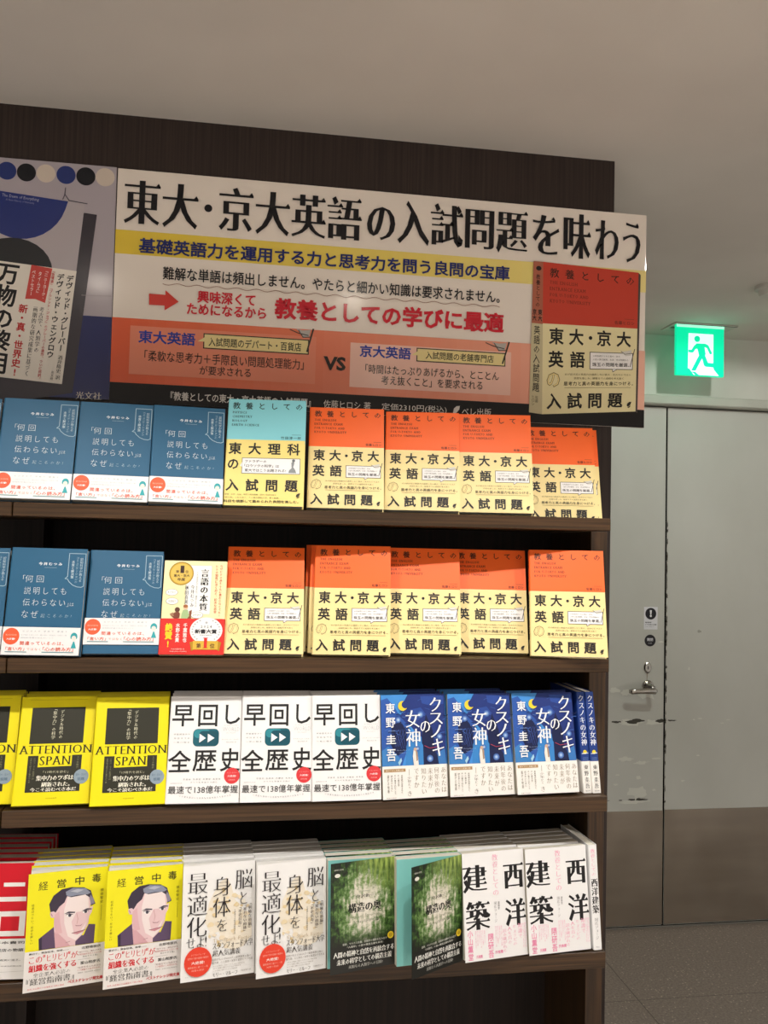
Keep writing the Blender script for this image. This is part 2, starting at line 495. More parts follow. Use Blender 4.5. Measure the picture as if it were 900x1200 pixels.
mb.add([(kx-0.003, YD-0.0006, kz-0.022), (kx+0.003, YD-0.0006, kz-0.022), (kx-0.001, YD-0.0006, kz-0.058), (kx-0.003, YD-0.0006, kz-0.058)], [(0, 1, 2, 3)], mat('9a8f7f'))
kc = mb.obj('keyhole_cover', door1); kc['label'] = 'oval chrome key cover'

def sticker(name, cx, cz, w, h, body, draw, label, cat):
    o = thing(name, label, cat, (cx, YD, cz))
    mb = MB()
    if body == 'rect': mb.box(-w/2, -0.0008, -h/2, w/2, -0.0004, h/2, mat('e6e6ea', 0.4))
    else: mb.lathe([(w/2, 0.0004), (w/2, 0.0008)], (0, 0, 0), 'y', mat('1d1c20', 0.4), 36)
    draw(Canvas(mb, lambda u, v: ((u-0.5)*w, (0.5-v)*h), -0.0009, 3e-5, h/w))
    mb.obj('sticker_face', o)
    return o
def draw_notice(c):
    c.ell(0.5, 0.30, 0.40, '1d1c24'); c.poly([(0.42, 0.14), (0.58, 0.14), (0.54, 0.345), (0.46, 0.345)], 'f2f2f5'); c.ell(0.5, 0.40, 0.075, 'f2f2f5')
    c.text('開放厳禁', 0.1, 0.66, 0.55, 0.715, '24242c', BOLD); c.text('ドア付近に注意', 0.1, 0.755, 0.92, 0.81, '24242c', BOLD); c.text('してください', 0.1, 0.85, 0.74, 0.90, '555560')
def draw_round(c):
    c.text('開閉', 0.24, 0.30, 0.76, 0.55, 'e4e4ea', MED); c.text('注意', 0.33, 0.66, 0.67, 0.78, 'b8b8c0')
sticker('warning_sticker', 1.708, 1.300, 0.062, 0.096, 'rect', draw_notice, 'white rectangular sticker with black exclamation circle on the grey door', 'sticker')
sticker('round_sticker', 1.706, 1.205, 0.050, 0.050, 'round', draw_round, 'round black sticker with white writing above the door handle', 'sticker')

# exit sign
ex = thing('exit_sign', 'green lit emergency exit sign with running man hanging from ceiling', 'exit sign', (1.783, 3.24, ZC))
EG = mat('00d49a', 0.4, 0.3, 1.0); EW = mat('d2fbf0', 0.4, 0.3, 1.0)
mb = MB(); W_, H_ = 0.207, 0.206
mb.box(-W_/2, -0.009, -0.006-H_, W_/2, 0.009, -0.006, EG, 0.002)
c = Canvas(mb, lambda u, v: ((u-0.5)*W_, -0.006-v*H_), -0.0094, 4e-5, H_/W_)
# pictogram: doorway, runner, shadow
c.rect(0.0, 0.0, 1.0, 0.055, mat('a8f5d6', 0.4, 0.3, 0.9))
c.poly([(0.25, 0.17), (0.77, 0.17), (0.77, 0.80), (0.78, 0.86), (0.89, 0.985), (0.25, 0.985), (0.36, 0.985), (0.24, 0.86)], EW)
c.poly([(0.24, 0.88), (0.24, 0.985), (0.36, 0.985), (0.265, 0.86)], EG)
c.ell(0.43, 0.275, 0.062, EG, 0.062)
c.poly([(0.42, 0.365), (0.60, 0.36), (0.665, 0.39), (0.74, 0.53), (0.735, 0.56), (0.70, 0.565), (0.685, 0.545), (0.635, 0.445), (0.585, 0.43), (0.61, 0.56), (0.60, 0.60), (0.66, 0.735), (0.80, 0.74), (0.87, 0.81), (0.845, 0.825), (0.61, 0.815), (0.575, 0.79), (0.535, 0.655), (0.40, 0.905), (0.31, 0.905), (0.325, 0.875), (0.445, 0.645), (0.47, 0.60), (0.435, 0.47), (0.40, 0.475), (0.35, 0.545), (0.32, 0.555), (0.25, 0.545), (0.25, 0.50), (0.315, 0.495), (0.365, 0.415)], EG)
c.poly([(0.31, 0.925), (0.39, 0.925), (0.47, 0.985), (0.40, 0.985)], EG)
mb.obj('sign_panel', ex)
mb = MB(); mb.box(-0.112, -0.018, -0.006, 0.160, 0.112, 0.0, TRIM_PAINT, 0.002)
mb.box(-0.10, -0.016, -0.0066, 0.158, -0.010, -0.0056, mat('3d3a34')); mb.box(-0.100, 0.035, -0.0066, -0.06, 0.060, -0.0056, mat('5d584f'))
mb.obj('ceiling_plate', ex)
# smoke detector on the ceiling
sd_ = thing('smoke_detector', 'small round white detector on the ceiling at right', 'smoke detector', (1.755, 2.715, ZC))
mb = MB(); mb.lathe([(0.05, 0), (0.05, -0.012), (0.04, -0.018), (0.034, -0.034), (0.0, -0.036)][:4], (0, 0, 0), 'z', mat('c9c5bd', 0.5)); mb.obj('detector_body', sd_)
# downlights that light the shelves and the doorway, then the added aisle fills
first = None
for k, (x, y) in enumerate(DOWNLIGHTS+[DOOR_LIGHT]+AISLE_FILLS):
    lab = ['recessed ceiling downlight left of the bookcase front', 'recessed ceiling downlight in front of the wide poster', 'recessed ceiling downlight in front of the bookcase right end', 'recessed ceiling downlight in front of the grey door'][k] if k < 4 else 'added unseen fill light over the aisle behind the viewpoint, %s row, %s' % (('nearer', 'farther')[(k-4)//3], ('left', 'middle', 'right')[(k-4) % 3])
    t = thing('downlight', lab, 'ceiling light', (x, y, ZC), 'recessed downlights')
    if first is None:
        mb = MB(); mb.lathe([(0.060, 0.0), (0.060, -0.004), (0.050, -0.006), (0.046, -0.001)], (0, 0, 0), 'z', mat('d8d4cc', 0.4)); ring = mb.mesh('ring')
        mb = MB(); mb.lathe([(0.044, -0.0015), (0.044, -0.0025)], (0, 0, 0), 'z', mat('fff4e4', 0.3, 0.3, 45.0)); lens = mb.mesh('lens')
        first = t
    link('ring', ring, t); link('lens', lens, t)
    if k < 3: spot(x, y, ZC-0.012, SPOT_W, SPOT_ANGLE, SPOT_BLEND, (1.0, 0.965, 0.92))
    elif k > 3: spot(x, y, ZC-0.012, AISLE_FILL_W, 84, 0.4, (0.97, 1.0, 1.0))
    else: spot(x, y, ZC-0.012, DOOR_W, 176, 0.1, (0.93, 1.0, 0.93))

# ---------------------------------------------------------------- bookcase
YF = 1.573; XE = 0.6868; XS0, XS1, YS = 0.6835, 0.7185, 1.662; XJ = -0.403; YB = 1.905
SH = {1: (1.6255, 1.6495), 2: (1.3560, 1.3815), 3: (1.0935, 1.1224), 4: (0.8025, 0.8335)}
bc = thing('display_bookcase', 'tall dark walnut bookcase with four shelves of books', 'bookcase', (0.14, YF, 0))
def part(mb, name): 
    o = mb.obj(name, bc); o.location = -bc.location; return o
for k, (z0, z1) in SH.items():
    zt = z1-(0.014 if k == 1 else 0.0)
    for xa, xb, xin in ((XJ+0.001, XE, XS0-0.001), (-0.95, XJ-0.001, XJ-0.001)):
        mb = MB()
        mb.box(xa, YF, z0, xb, YF+0.020, z1, SHELF_WOOD, 0.0012)
        mb.box(xa, YF+0.019, z1-0.024 if k == 1 else z0+0.001, xin, YB-0.011, zt, SHELF_WOOD)
        part(mb, 'shelf')
mb = MB(); mb.box(XS0, YS, 0.0, XS1, YB, SH[1][0], PANEL_WOOD, 0.001); part(mb, 'side_panel')
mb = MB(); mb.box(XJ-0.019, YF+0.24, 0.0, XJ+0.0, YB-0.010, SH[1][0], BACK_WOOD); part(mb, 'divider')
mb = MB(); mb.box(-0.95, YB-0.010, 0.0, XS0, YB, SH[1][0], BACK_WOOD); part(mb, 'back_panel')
mb = MB(); mb.box(-0.95, YF+0.02, 0.0, XS0, YF+0.04, 0.09, PANEL_WOOD); mb.box(-0.95, YF+0.03, 0.09, XS0, YB-0.010, 0.115, SHELF_WOOD); part(mb, 'plinth')
# flat riser that carries the books of the top shelf level with its front lip
mb = MB(); mb.box(-0.945, YF+0.021, 0.0, 0.535, YB-0.02, 0.0138, mat('241a14', 0.6)); ri = mb.obj('display_riser'); ri.location = (0, 0, SH[1][1]-0.014+0.0001)
tag(ri, 'thin dark board lying on the top shelf under the books', 'riser')
mb = MB(); mb.box(-0.46, -0.004, -0.0, -0.4105, -0.001, 0.020, mat('5a3a9c', 0.5)); st = mb.obj('shelf_card'); st.location = (0, YF, 1.102)
tag(st, 'small purple card on the shelf edge at far left', 'card')

# ---------------------------------------------------------------- books
def shell(mb, W, H, T, side, segs, t=0.0008, out=0.0, front=True):
    """U-shaped cover, spine at side (-1 left, +1 right); segs: (z0,z1,material)"""
    r = min(0.003, T/3)
    hw = W/2+min(out, 0.0003); y0, y1 = -out, T+out
    outer = [(hw, y0)]
    cx = -hw+r
    outer.append((cx, y0))
    for k in range(1, 4):
        a = math.radians(90*k/4); outer.append((cx-r*math.sin(a), y0+r-r*math.cos(a)))
    outer += [(-hw, y0+r), (-hw, y1-r)]
    for k in range(1, 4):
        a = math.radians(90*k/4); outer.append((-hw+r-r*math.cos(a), y1-r+r*math.sin(a)))
    outer += [(cx, y1), (hw, y1)]
    inner = [(hw, y1-t), (-hw+t, y1-t), (-hw+t, y0+t), (hw, y0+t)]
    if not front:
        outer = [(-hw, y0+0.0002), (-hw, y1-r)]+outer[8:]
        inner = [(hw, y1-t), (-hw+t, y1-t), (-hw+t, y0+0.0002)]
    pts = outer+inner
    # drawn with the spine at left; mirror for a right-hand spine
    if side > 0: pts = [(-x, y) for x, y in pts][::-1]
    pts = pts[::-1]
    for z0, z1, a in segs: mb.prism(pts, z0, z1, a)

INK = '1e1b18'
def draw_orange(c, full=True):
    c.text('教養としての', 0.07, 0.033, 0.955, 0.098, '3b1d10', MED, sp=0.62)
    for i, (s, w) in enumerate((('THE ENGLISH', 0.36), ('ENTRANCE EXAM', 0.445), ('FOR U-TOKYO AND', 0.475), ('KYOTO UNIVERSITY', 0.50))):
        c.text(s, 0.07, 0.118+0.041*i, w, 0.141+0.041*i, '7a2b12', SERIF, sp=0.10)
    c.line([(0.86, 0.342), (0.96, 0.342)], 0.004, '7a3a1c'); c.text('佐藤ヒロシ', 0.755, 0.357, 0.965, 0.383, '6a2a14', MED, sp=0.08)
    c.text('東大', 0.065, 0.430, 0.430, 0.542, INK, BOLD, sp=0.34, res=2); c.ell(0.502, 0.487, 0.019, INK); c.text('京大', 0.570, 0.430, 0.935, 0.542, INK, BOLD, sp=0.34, res=2)
    c.text('英語', 0.06, 0.582, 0.445, 0.695, INK, BOLD, sp=0.42, res=2)
    c.rect(0.500, 0.585, 0.955, 0.700, 'f4f1ee'); c.frame(0.500, 0.585, 0.955, 0.700, 0.007, '4a4640')
    c.poly([(0.74, 0.70), (0.79, 0.70), (0.745, 0.718)], 'f4f1ee'); c.line([(0.79, 0.70), (0.745, 0.718), (0.74, 0.70)], 0.006, '4a4640')
    c.line([(0.975, 0.555), (0.93, 0.68)], 0.008, '4a4640')
    c.poly([(0.83, 0.575), (0.90, 0.568), (0.945, 0.56), (0.935, 0.60), (0.88, 0.605)], 'd8d4cc'); c.line([(0.83, 0.572), (0.87, 0.592), (0.935, 0.585)], 0.006, '6a6660')
    c.text('20年余続けられた東大・京大', 0.53, 0.603, 0.82, 0.617, '6a645c', REG); c.text('入試の英文解釈、文法・作文問題から', 0.53, 0.627, 0.91, 0.641, '5a544c', REG)
    c.text('珠玉の問題を厳選。', 0.525, 0.655, 0.92, 0.683, '2a2622', MED)
    c.text('の', 0.045, 0.725, 0.185, 0.825, '8a7a50', (0.022, 0.022, ''), res=2); c.text('の', 0.052, 0.731, 0.178, 0.819, 'f4df9c', (-0.002, -0.002, ''), res=2)
    c.text('めげ続き近の英語力は通用しない東大・京大ならではの', 0.235, 0.731, 0.94, 0.746, '7a6c48', REG); c.text('良問を楽しみ、解答までの過程を考え抜く', 0.335, 0.757, 0.86, 0.772, '7a6c48', REG)
    c.text('思考力と真の英語力を身につける。', 0.225, 0.786, 0.965, 0.815, '4c4430', MED, sp=0.06); c.line([(0.235, 0.828), (0.94, 0.828)], 0.004, '8a7a50')
    c.text('入試問題', 0.045, 0.862, 0.855, 0.972, INK, BOLD, sp=0.36, res=2)
    leaf(c, 0.925, 0.952, 0.022, INK)
def leaf(c, u, v, r, col):
    c.poly([(u-r*1.1, v+r*0.2), (u-r*0.7, v-r*0.55), (u+r*0.1, v-r*0.95), (u+r*1.2, v-r*1.0), (u+r*0.9, v-r*0.3), (u+r*0.3, v+r*0.25), (u-r*0.5, v+r*0.5)], col)
    c.poly([(u-r*0.9, v+r*0.75), (u+r*0.2, v+r*0.45), (u+r*0.8, v+r*0.0), (u+r*0.6, v+r*0.6), (u, v+r*0.95)], col)
def draw_cyan(c):
    c.text('教養としての', 0.06, 0.030, 0.955, 0.098, '23302f', MED, sp=0.62)
    for i, (s, w) in enumerate((('PHYSICS', 0.24), ('CHEMISTRY', 0.315), ('BIOLOGY', 0.255), ('EARTH SCIENCE', 0.405))):
        c.text(s, 0.06, 0.118+0.040*i, w, 0.140+0.040*i, '1f3a3e', SERIF, sp=0.10)
    c.line([(0.83, 0.335), (0.945, 0.335)], 0.004, '3a6a6e'); c.text('竹田淳一郎', 0.69, 0.352, 0.945, 0.378, '2a5054', MED, sp=0.1)
    c.text('東大理科', 0.035, 0.418, 0.94, 0.530, INK, BOLD, sp=0.5, res=2)
    c.text('の', 0.035, 0.575, 0.17, 0.668, INK, BOLD, res=2)
    c.rect(0.215, 0.562, 0.945, 0.705, 'f2f1f0'); c.frame(0.215, 0.562, 0.945, 0.705, 0.007, '4a4a4c')
    c.poly([(0.215, 0.60), (0.19, 0.635), (0.215, 0.645)], 'f2f1f0')
    c.text('ファラデーの', 0.25, 0.578, 0.52, 0.606, '2a2a2a', MED); c.text('「ロウソクの科学」は', 0.245, 0.620, 0.68, 0.649, '2a2a2a', MED); c.text('東大ではこう出題される!', 0.25, 0.662, 0.77, 0.691, '2a2a2a', MED)
    c.poly([(0.80, 0.695), (0.90, 0.695), (0.885, 0.665), (0.86, 0.64), (0.875, 0.60), (0.855, 0.585), (0.835, 0.60), (0.84, 0.65), (0.81, 0.67)], '8d9294'); c.ell(0.862, 0.58, 0.02, '6d7274')
    c.text('入試問題', 0.025, 0.757, 0.925, 0.872, INK, BOLD, sp=0.5, res=2)
    leaf(c, 0.93, 0.905, 0.024, '3a3620')
    c.text('物理・化学・生物・地学の選択問題。東大の科目を超え', 0.02, 0.893, 0.66, 0.907, '6c6240', REG); c.text('「観る物」と向き合う、その東大理科入試。解く知識。', 0.02, 0.921, 0.70, 0.935, '6c6240', REG)
    c.text('科目を横断して集められた良問を楽しむ。', 0.01, 0.948, 0.94, 0.975, '3a3420', MED)
def draw_blue(c):
    W_ = 'dbe7ec'
    c.text('今井むつみ', 0.37, 0.135, 0.68, 0.165, 'e6eef2', BOLD, sp=0.22); c.line([(0.45, 0.185), (0.61, 0.185)], 0.004, '9fb8c4')
    p = [(0.765, 0.045), (0.985, 0.045), (0.985, 0.365)]
    for k in range(7):
        a = math.radians(15*k); p.append((0.765+0.22-0.22*math.sin(a)*1.0 if k else 0.985, 0.365+0.0))
    p = [(0.765, 0.045), (0.985, 0.045), (0.985, 0.355), (0.955, 0.365), (0.90, 0.362), (0.84, 0.345), (0.79, 0.315), (0.768, 0.29), (0.735, 0.285), (0.765, 0.265)]
    c.line(p, 0.008, 'a7c3d0', True)
    c.text('認知科学が教える', 0.915, 0.085, 0.955, 0.315, 'bcd2dc', REG, True); c.text('コミュニケーションの', 0.862, 0.080, 0.897, 0.325, 'a9c4d0', REG, True); c.text('本質と解決策', 0.805, 0.112, 0.845, 0.285, 'bcd2dc', MED, True)
    c.text('「', 0.185, 0.262, 0.215, 0.30, W_, LIGHT)
    c.text('何回', 0.215, 0.262, 0.455, 0.327, W_, LIGHT, sp=0.30, res=2)
    c.text('説明しても', 0.215, 0.372, 0.765, 0.440, W_, LIGHT, sp=0.22, res=2)
    c.text('伝わらない', 0.215, 0.482, 0.765, 0.548, W_, LIGHT, sp=0.16, res=2); c.text('」', 0.785, 0.515, 0.81, 0.55, W_, LIGHT); c.text('は', 0.83, 0.512, 0.88, 0.545, W_, LIGHT)
    c.text('なぜ', 0.215, 0.592, 0.425, 0.660, W_, LIGHT, sp=0.22, res=2); c.text('起こるのか?', 0.465, 0.620, 0.865, 0.655, 'b9d0da', LIGHT, sp=0.4)
def draw_blue_band(c):
    R = 'e35a3a'
    c.ell(0.115, 0.34, 0.105, 'f0603a', 0.30); c.text('累計五万部突破', 0.045, 0.26, 0.185, 0.32, 'f9b9a0'); c.text('大反響!', 0.06, 0.40, 0.17, 0.47, 'ffffff', MED)
    c.text('ビジネスで 学校で 家庭で', 0.26, 0.12, 0.83, 0.18, '9aa6ae', REG, sp=0.5)
    c.text('なぜ伝わらないのか、頭の中の「枠組み」を知る一冊', 0.24, 0.26, 0.83, 0.31, 'b4bcc2'); c.text('認知科学者が伝えたいこと', 0.24, 0.36, 0.66, 0.41, 'b4bcc2')
    c.text('間違っているのは、', 0.235, 0.51, 0.80, 0.65, R, MED, sp=0.12)
    c.text('「言い方」', 0.06, 0.72, 0.30, 0.85, R, MED); c.text('ではなく', 0.33, 0.75, 0.51, 0.84, 'e98a70', REG, sp=0.15); c.text('「心の読み方」', 0.535, 0.71, 0.93, 0.86, R, MED)
    c.line([(0.06, 0.895), (0.325, 0.895)], 0.010, '4f8c92'); c.line([(0.53, 0.895), (0.93, 0.895)], 0.010, '4f8c92')
    c.ell(0.925, 0.33, 0.045, '34a8b0', 0.15, 20, 150, 390); c.ell(0.925, 0.38, 0.030, 'f3e6dc', 0.09); c.ell(0.925, 0.29, 0.042, '34a8b0', 0.10, 18, 180, 360)
    c.poly([(0.895, 0.74), (0.965, 0.74), (0.935, 0.50), (0.92, 0.50)], '34a8b0')
def draw_gengo(c):
    c.rect(0.36, 0.050, 0.755, 0.575, 'f7f6f2'); c.frame(0.36, 0.050, 0.755, 0.575, 0.005, 'c8c4b4')
    c.ell(0.275, 0.140, 0.195, 'a8821e'); c.ell(0.275, 0.140, 0.180, 'd9b13c'); c.ell(0.275, 0.140, 0.165, 'e3c25a')
    c.text('第', 0.185, 0.105, 0.235, 0.135, '5a2c10', BOLD); c.text('1', 0.255, 0.055, 0.315, 0.135, '3a1c0a', (0.05, 0.04, '')); c.text('位', 0.335, 0.105, 0.385, 0.135, '5a2c10', BOLD)
    c.text('東大・京大', 0.155, 0.148, 0.405, 0.180, '4a2410', BOLD); c.text('年度', 0.215, 0.188, 0.34, 0.222, '4a2410', BOLD)
    c.text('言語の本質', 0.585, 0.090, 0.715, 0.540, INK, MINB, True, sp=0.02, res=2)
    c.text('ことばはどう生まれ、進化したか', 0.515, 0.12, 0.545, 0.50, '7a7870', REG, True)
    c.text('今井むつみ', 0.435, 0.265, 0.495, 0.500, '2c2a28', MIN, True); c.text('秋田喜美', 0.345, 0.270, 0.405, 0.470, '2c2a28', MIN, True)
    c.text('なぜヒトの赤ちゃんに教わらなくても?', 0.885, 0.040, 0.93, 0.60, 'd0401e', MIN, True); c.text('ヒトの知性に深く迫る、切実な思索', 0.815, 0.045, 0.86, 0.565, 'd0401e', MIN, True)
    for u, v, s in ((0.14, 0.345, 'もぐもぐ'), (0.155, 0.440, '言語能力'), (0.555, 0.585, 'ひそひそ')):
        c.ell(u, v, 0.098, '8a887e', 0.036); c.ell(u, v, 0.092, 'fbfaf4', 0.033); c.text(s, u-0.06, v-0.012, u+0.06, v+0.012, '6a685e')
    c.ell(0.245, 0.53, 0.04, '5a3324'); c.poly([(0.18, 0.57), (0.25, 0.545), (0.29, 0.57), (0.285, 0.615), (0.22, 0.63), (0.16, 0.60)], '7a3e2a'); c.poly([(0.13, 0.575), (0.18, 0.56), (0.20, 0.60), (0.15, 0.60)], 'a67a5a')
    c.ell(0.375, 0.505, 0.036, 'e8c6a4'); c.ell(0.372, 0.492, 0.036, 'a8683c', 0.018); c.poly([(0.335, 0.535), (0.41, 0.53), (0.43, 0.585), (0.41, 0.635), (0.31, 0.635), (0.315, 0.575)], 'a9c48c'); c.poly([(0.43, 0.545), (0.475, 0.53), (0.465, 0.60), (0.47, 0.63), (0.40, 0.63), (0.435, 0.595)], '8a5230')
def draw_gengo_band(c):
    c.text('絶賛!', 0.075, 0.13, 0.195, 0.80, 'f4d628', (0.04, 0.04, ''), True)
    c.text('水野太貴', 0.24, 0.13, 0.305, 0.66, 'ffe9e4', BOLD, True); c.text('千葉雅也', 0.355, 0.13, 0.42, 0.66, 'ffe9e4', BOLD, True)
    c.ell(0.715, 0.33, 0.255, 'f4f3f2', 0.37)
    for k in range(9):
        for sg in (-1, 1):
            a = math.radians(40+sg*0+k*14)
            c.ell(0.715+sg*0.215*math.sin(a), 0.33+0.31*math.cos(a), 0.016, 'c2c2c4', 0.022, 8)
    c.poly([(0.715+0.03*math.sin(math.radians(36*i))*(1 if i % 2 == 0 else 0.42), 0.11-0.05*math.cos(math.radians(36*i))*(1 if i % 2 == 0 else 0.42)) for i in range(10)], 'b9b9bb')
    c.text('2024', 0.63, 0.185, 0.80, 0.26, '3c3c40', REG, sp=0.25); c.text('新書大賞', 0.54, 0.295, 0.885, 0.42, '1e1e22', BOLD); c.text('中央公論新社', 0.62, 0.445, 0.81, 0.48, '8a8a90')
    c.poly([(0.47, 0.66), (0.54, 0.63), (0.54, 0.86), (0.50, 0.90)], 'b98a1a'); c.poly([(0.96, 0.66), (0.89, 0.63), (0.89, 0.86), (0.93, 0.90)], 'b98a1a')
    c.poly([(0.52, 0.62), (0.91, 0.62), (0.91, 0.86), (0.52, 0.86)], 'd9b13c')
    c.text('第', 0.575, 0.69, 0.645, 0.82, '5a2c10', BOLD); c.text('1', 0.675, 0.53, 0.755, 0.82, 'd82a1e', (0.07, 0.03, 's')); c.text('位', 0.785, 0.69, 0.86, 0.82, '5a2c10', BOLD)
    c.text('中央公論新社 刊', 0.19, 0.83, 0.39, 0.87, 'ffd8d0'); c.text('定価九百六十円(税別)', 0.17, 0.90, 0.43, 0.935, 'ffd8d0')
def draw_attention(c):
    D = '2b2a1c'
    c.line([(0.12, 0.032), (0.88, 0.032)], 0.004, 'c0b000')
    c.rect(0.155, 0.105, 0.865, 0.445, D)
    c.text('デジタル時代の', 0.535, 0.13, 0.585, 0.40, 'd8d4b8', MIN, True); c.text('「集中力」の科学', 0.435, 0.125, 0.49, 0.405, 'd8d4b8', MIN, True)
    c.poly([(0.16, 0.555), (0.295, 0.555), (0.295, 0.66), (0.735, 0.655), (0.735, 0.555), (0.865, 0.555), (0.865, 0.885), (0.16, 0.885)], D)
    c.text('ATTENTION', 0.03, 0.462, 0.995, 0.538, '1c1a08', DIDO, sp=0.06, res=3)
    c.text('SPAN', 0.315, 0.562, 0.725, 0.642, '1c1a08', DIDO, sp=0.08, res=3)
    c.text('世界中で読まれた集中力の本', 0.19, 0.575, 0.215, 0.80, '8a8868', REG, True); c.text('グロリア・マーク 依田卓巳 訳', 0.235, 0.575, 0.262, 0.77, '8a8868', REG, True); c.text('スマホ時代', 0.80, 0.57, 0.83, 0.68, '8a8868', REG, True)
    c.text('「17時代を読む」', 0.375, 0.695, 0.70, 0.718, 'c9c5a8', REG, sp=0.1)
    c.text('集中力のツボは', 0.29, 0.735, 0.775, 0.785, 'ece9d8', MINB); c.text('刷新された。', 0.365, 0.795, 0.735, 0.840, 'ece9d8', MINB); c.text('今こそ読むべき本だ', 0.225, 0.845, 0.82, 0.882, 'ece9d8', MINB)
    c.ell(0.875, 0.755, 0.098, '8d9fae'); c.text('東大・京大で', 0.805, 0.725, 0.945, 0.75, '5d7488'); c.text('話題', 0.83, 0.762, 0.92, 0.792, '5d7488', BOLD)
    c.text('日本経済新聞出版', 0.44, 0.935, 0.58, 0.945, 'a89a00')
def draw_world(c):
    K = '201f1f'
    c.text('早', 0.035, 0.085, 0.335, 0.290, K, MED, res=2); c.text('回', 0.395, 0.083, 0.665, 0.292, K, MED, res=2); c.text('し', 0.775, 0.085, 0.985, 0.272, K, MED, res=2)
    c.rrect(0.335, 0.315, 0.695, 0.480, 0.065, '0f5d6c'); c.rrect(0.345, 0.320, 0.575, 0.40, 0.055, '2f8c98'); c.rrect(0.42, 0.335, 0.685, 0.472, 0.05, '0c4f5e')
    c.poly([(0.425, 0.360), (0.515, 0.402), (0.425, 0.444)], 'f4f6f6'); c.poly([(0.54, 0.360), (0.635, 0.402), (0.54, 0.444)], 'f4f6f6')
    for i, s in enumerate(('宇宙誕生から', '今日までを', '一気に知る')): c.text(s, 0.07, 0.357+0.038*i, 0.29, 0.371+0.038*i, '6a6a6c', REG, sp=0.3)
    c.text('WORLD', 0.745, 0.300, 0.985, 0.338, 'c9c9cb', LIGHT); c.text('A HISTORY', 0.76, 0.278, 0.97, 0.289, 'cfcfd0'); c.text('IN FAST', 0.80, 0.350, 0.93, 0.360, 'cfcfd0')
    c.text('デイヴィッド・ベイカー', 0.74, 0.410, 0.985, 0.423, 'a8a8aa'); c.text('御立英史 訳', 0.80, 0.436, 0.94, 0.448, 'a8a8aa')
    c.text('全', 0.010, 0.515, 0.325, 0.715, K, MED, res=2); c.text('歴', 0.350, 0.517, 0.675, 0.712, K, MED, res=2); c.text('史', 0.725, 0.500, 1.0, 0.715, K, MED, res=2)
    c.ell(0.895, 0.755, 0.108, 'de3b3f'); c.text('ベストセラー', 0.825, 0.72, 0.965, 0.735, 'f0a0a0'); c.text('大絶賛!', 0.835, 0.748, 0.955, 0.768, 'ffe0e0', MED); c.text('話題沸騰', 0.85, 0.785, 0.94, 0.80, 'f0a0a0')
    c.text('宇宙史 生命史 人類史 未来史', 0.23, 0.775, 0.74, 0.790, '707072', REG, sp=0.35); c.text('すべてを早送りで読む', 0.33, 0.805, 0.70, 0.818, '707072', REG, sp=0.2)
    c.text('世界的大人気', 0.06, 0.812, 0.22, 0.821, 'a0a0a2')
    c.text('最速で138億年掌握', 0.035, 0.842, 0.985, 0.912, '2a2a2c', REG, res=2)
    s = 'いま最も面白いと話題、宇宙規模の人類史の本'
    for i, ch in enumerate(s):
        t = i/(len(s)-1); u = 0.19+0.68*t; v = 0.925+0.022*(1-(2*t-1)**2)
        c.text(ch, u, v, u+0.02, v+0.014, '8a8a8c')
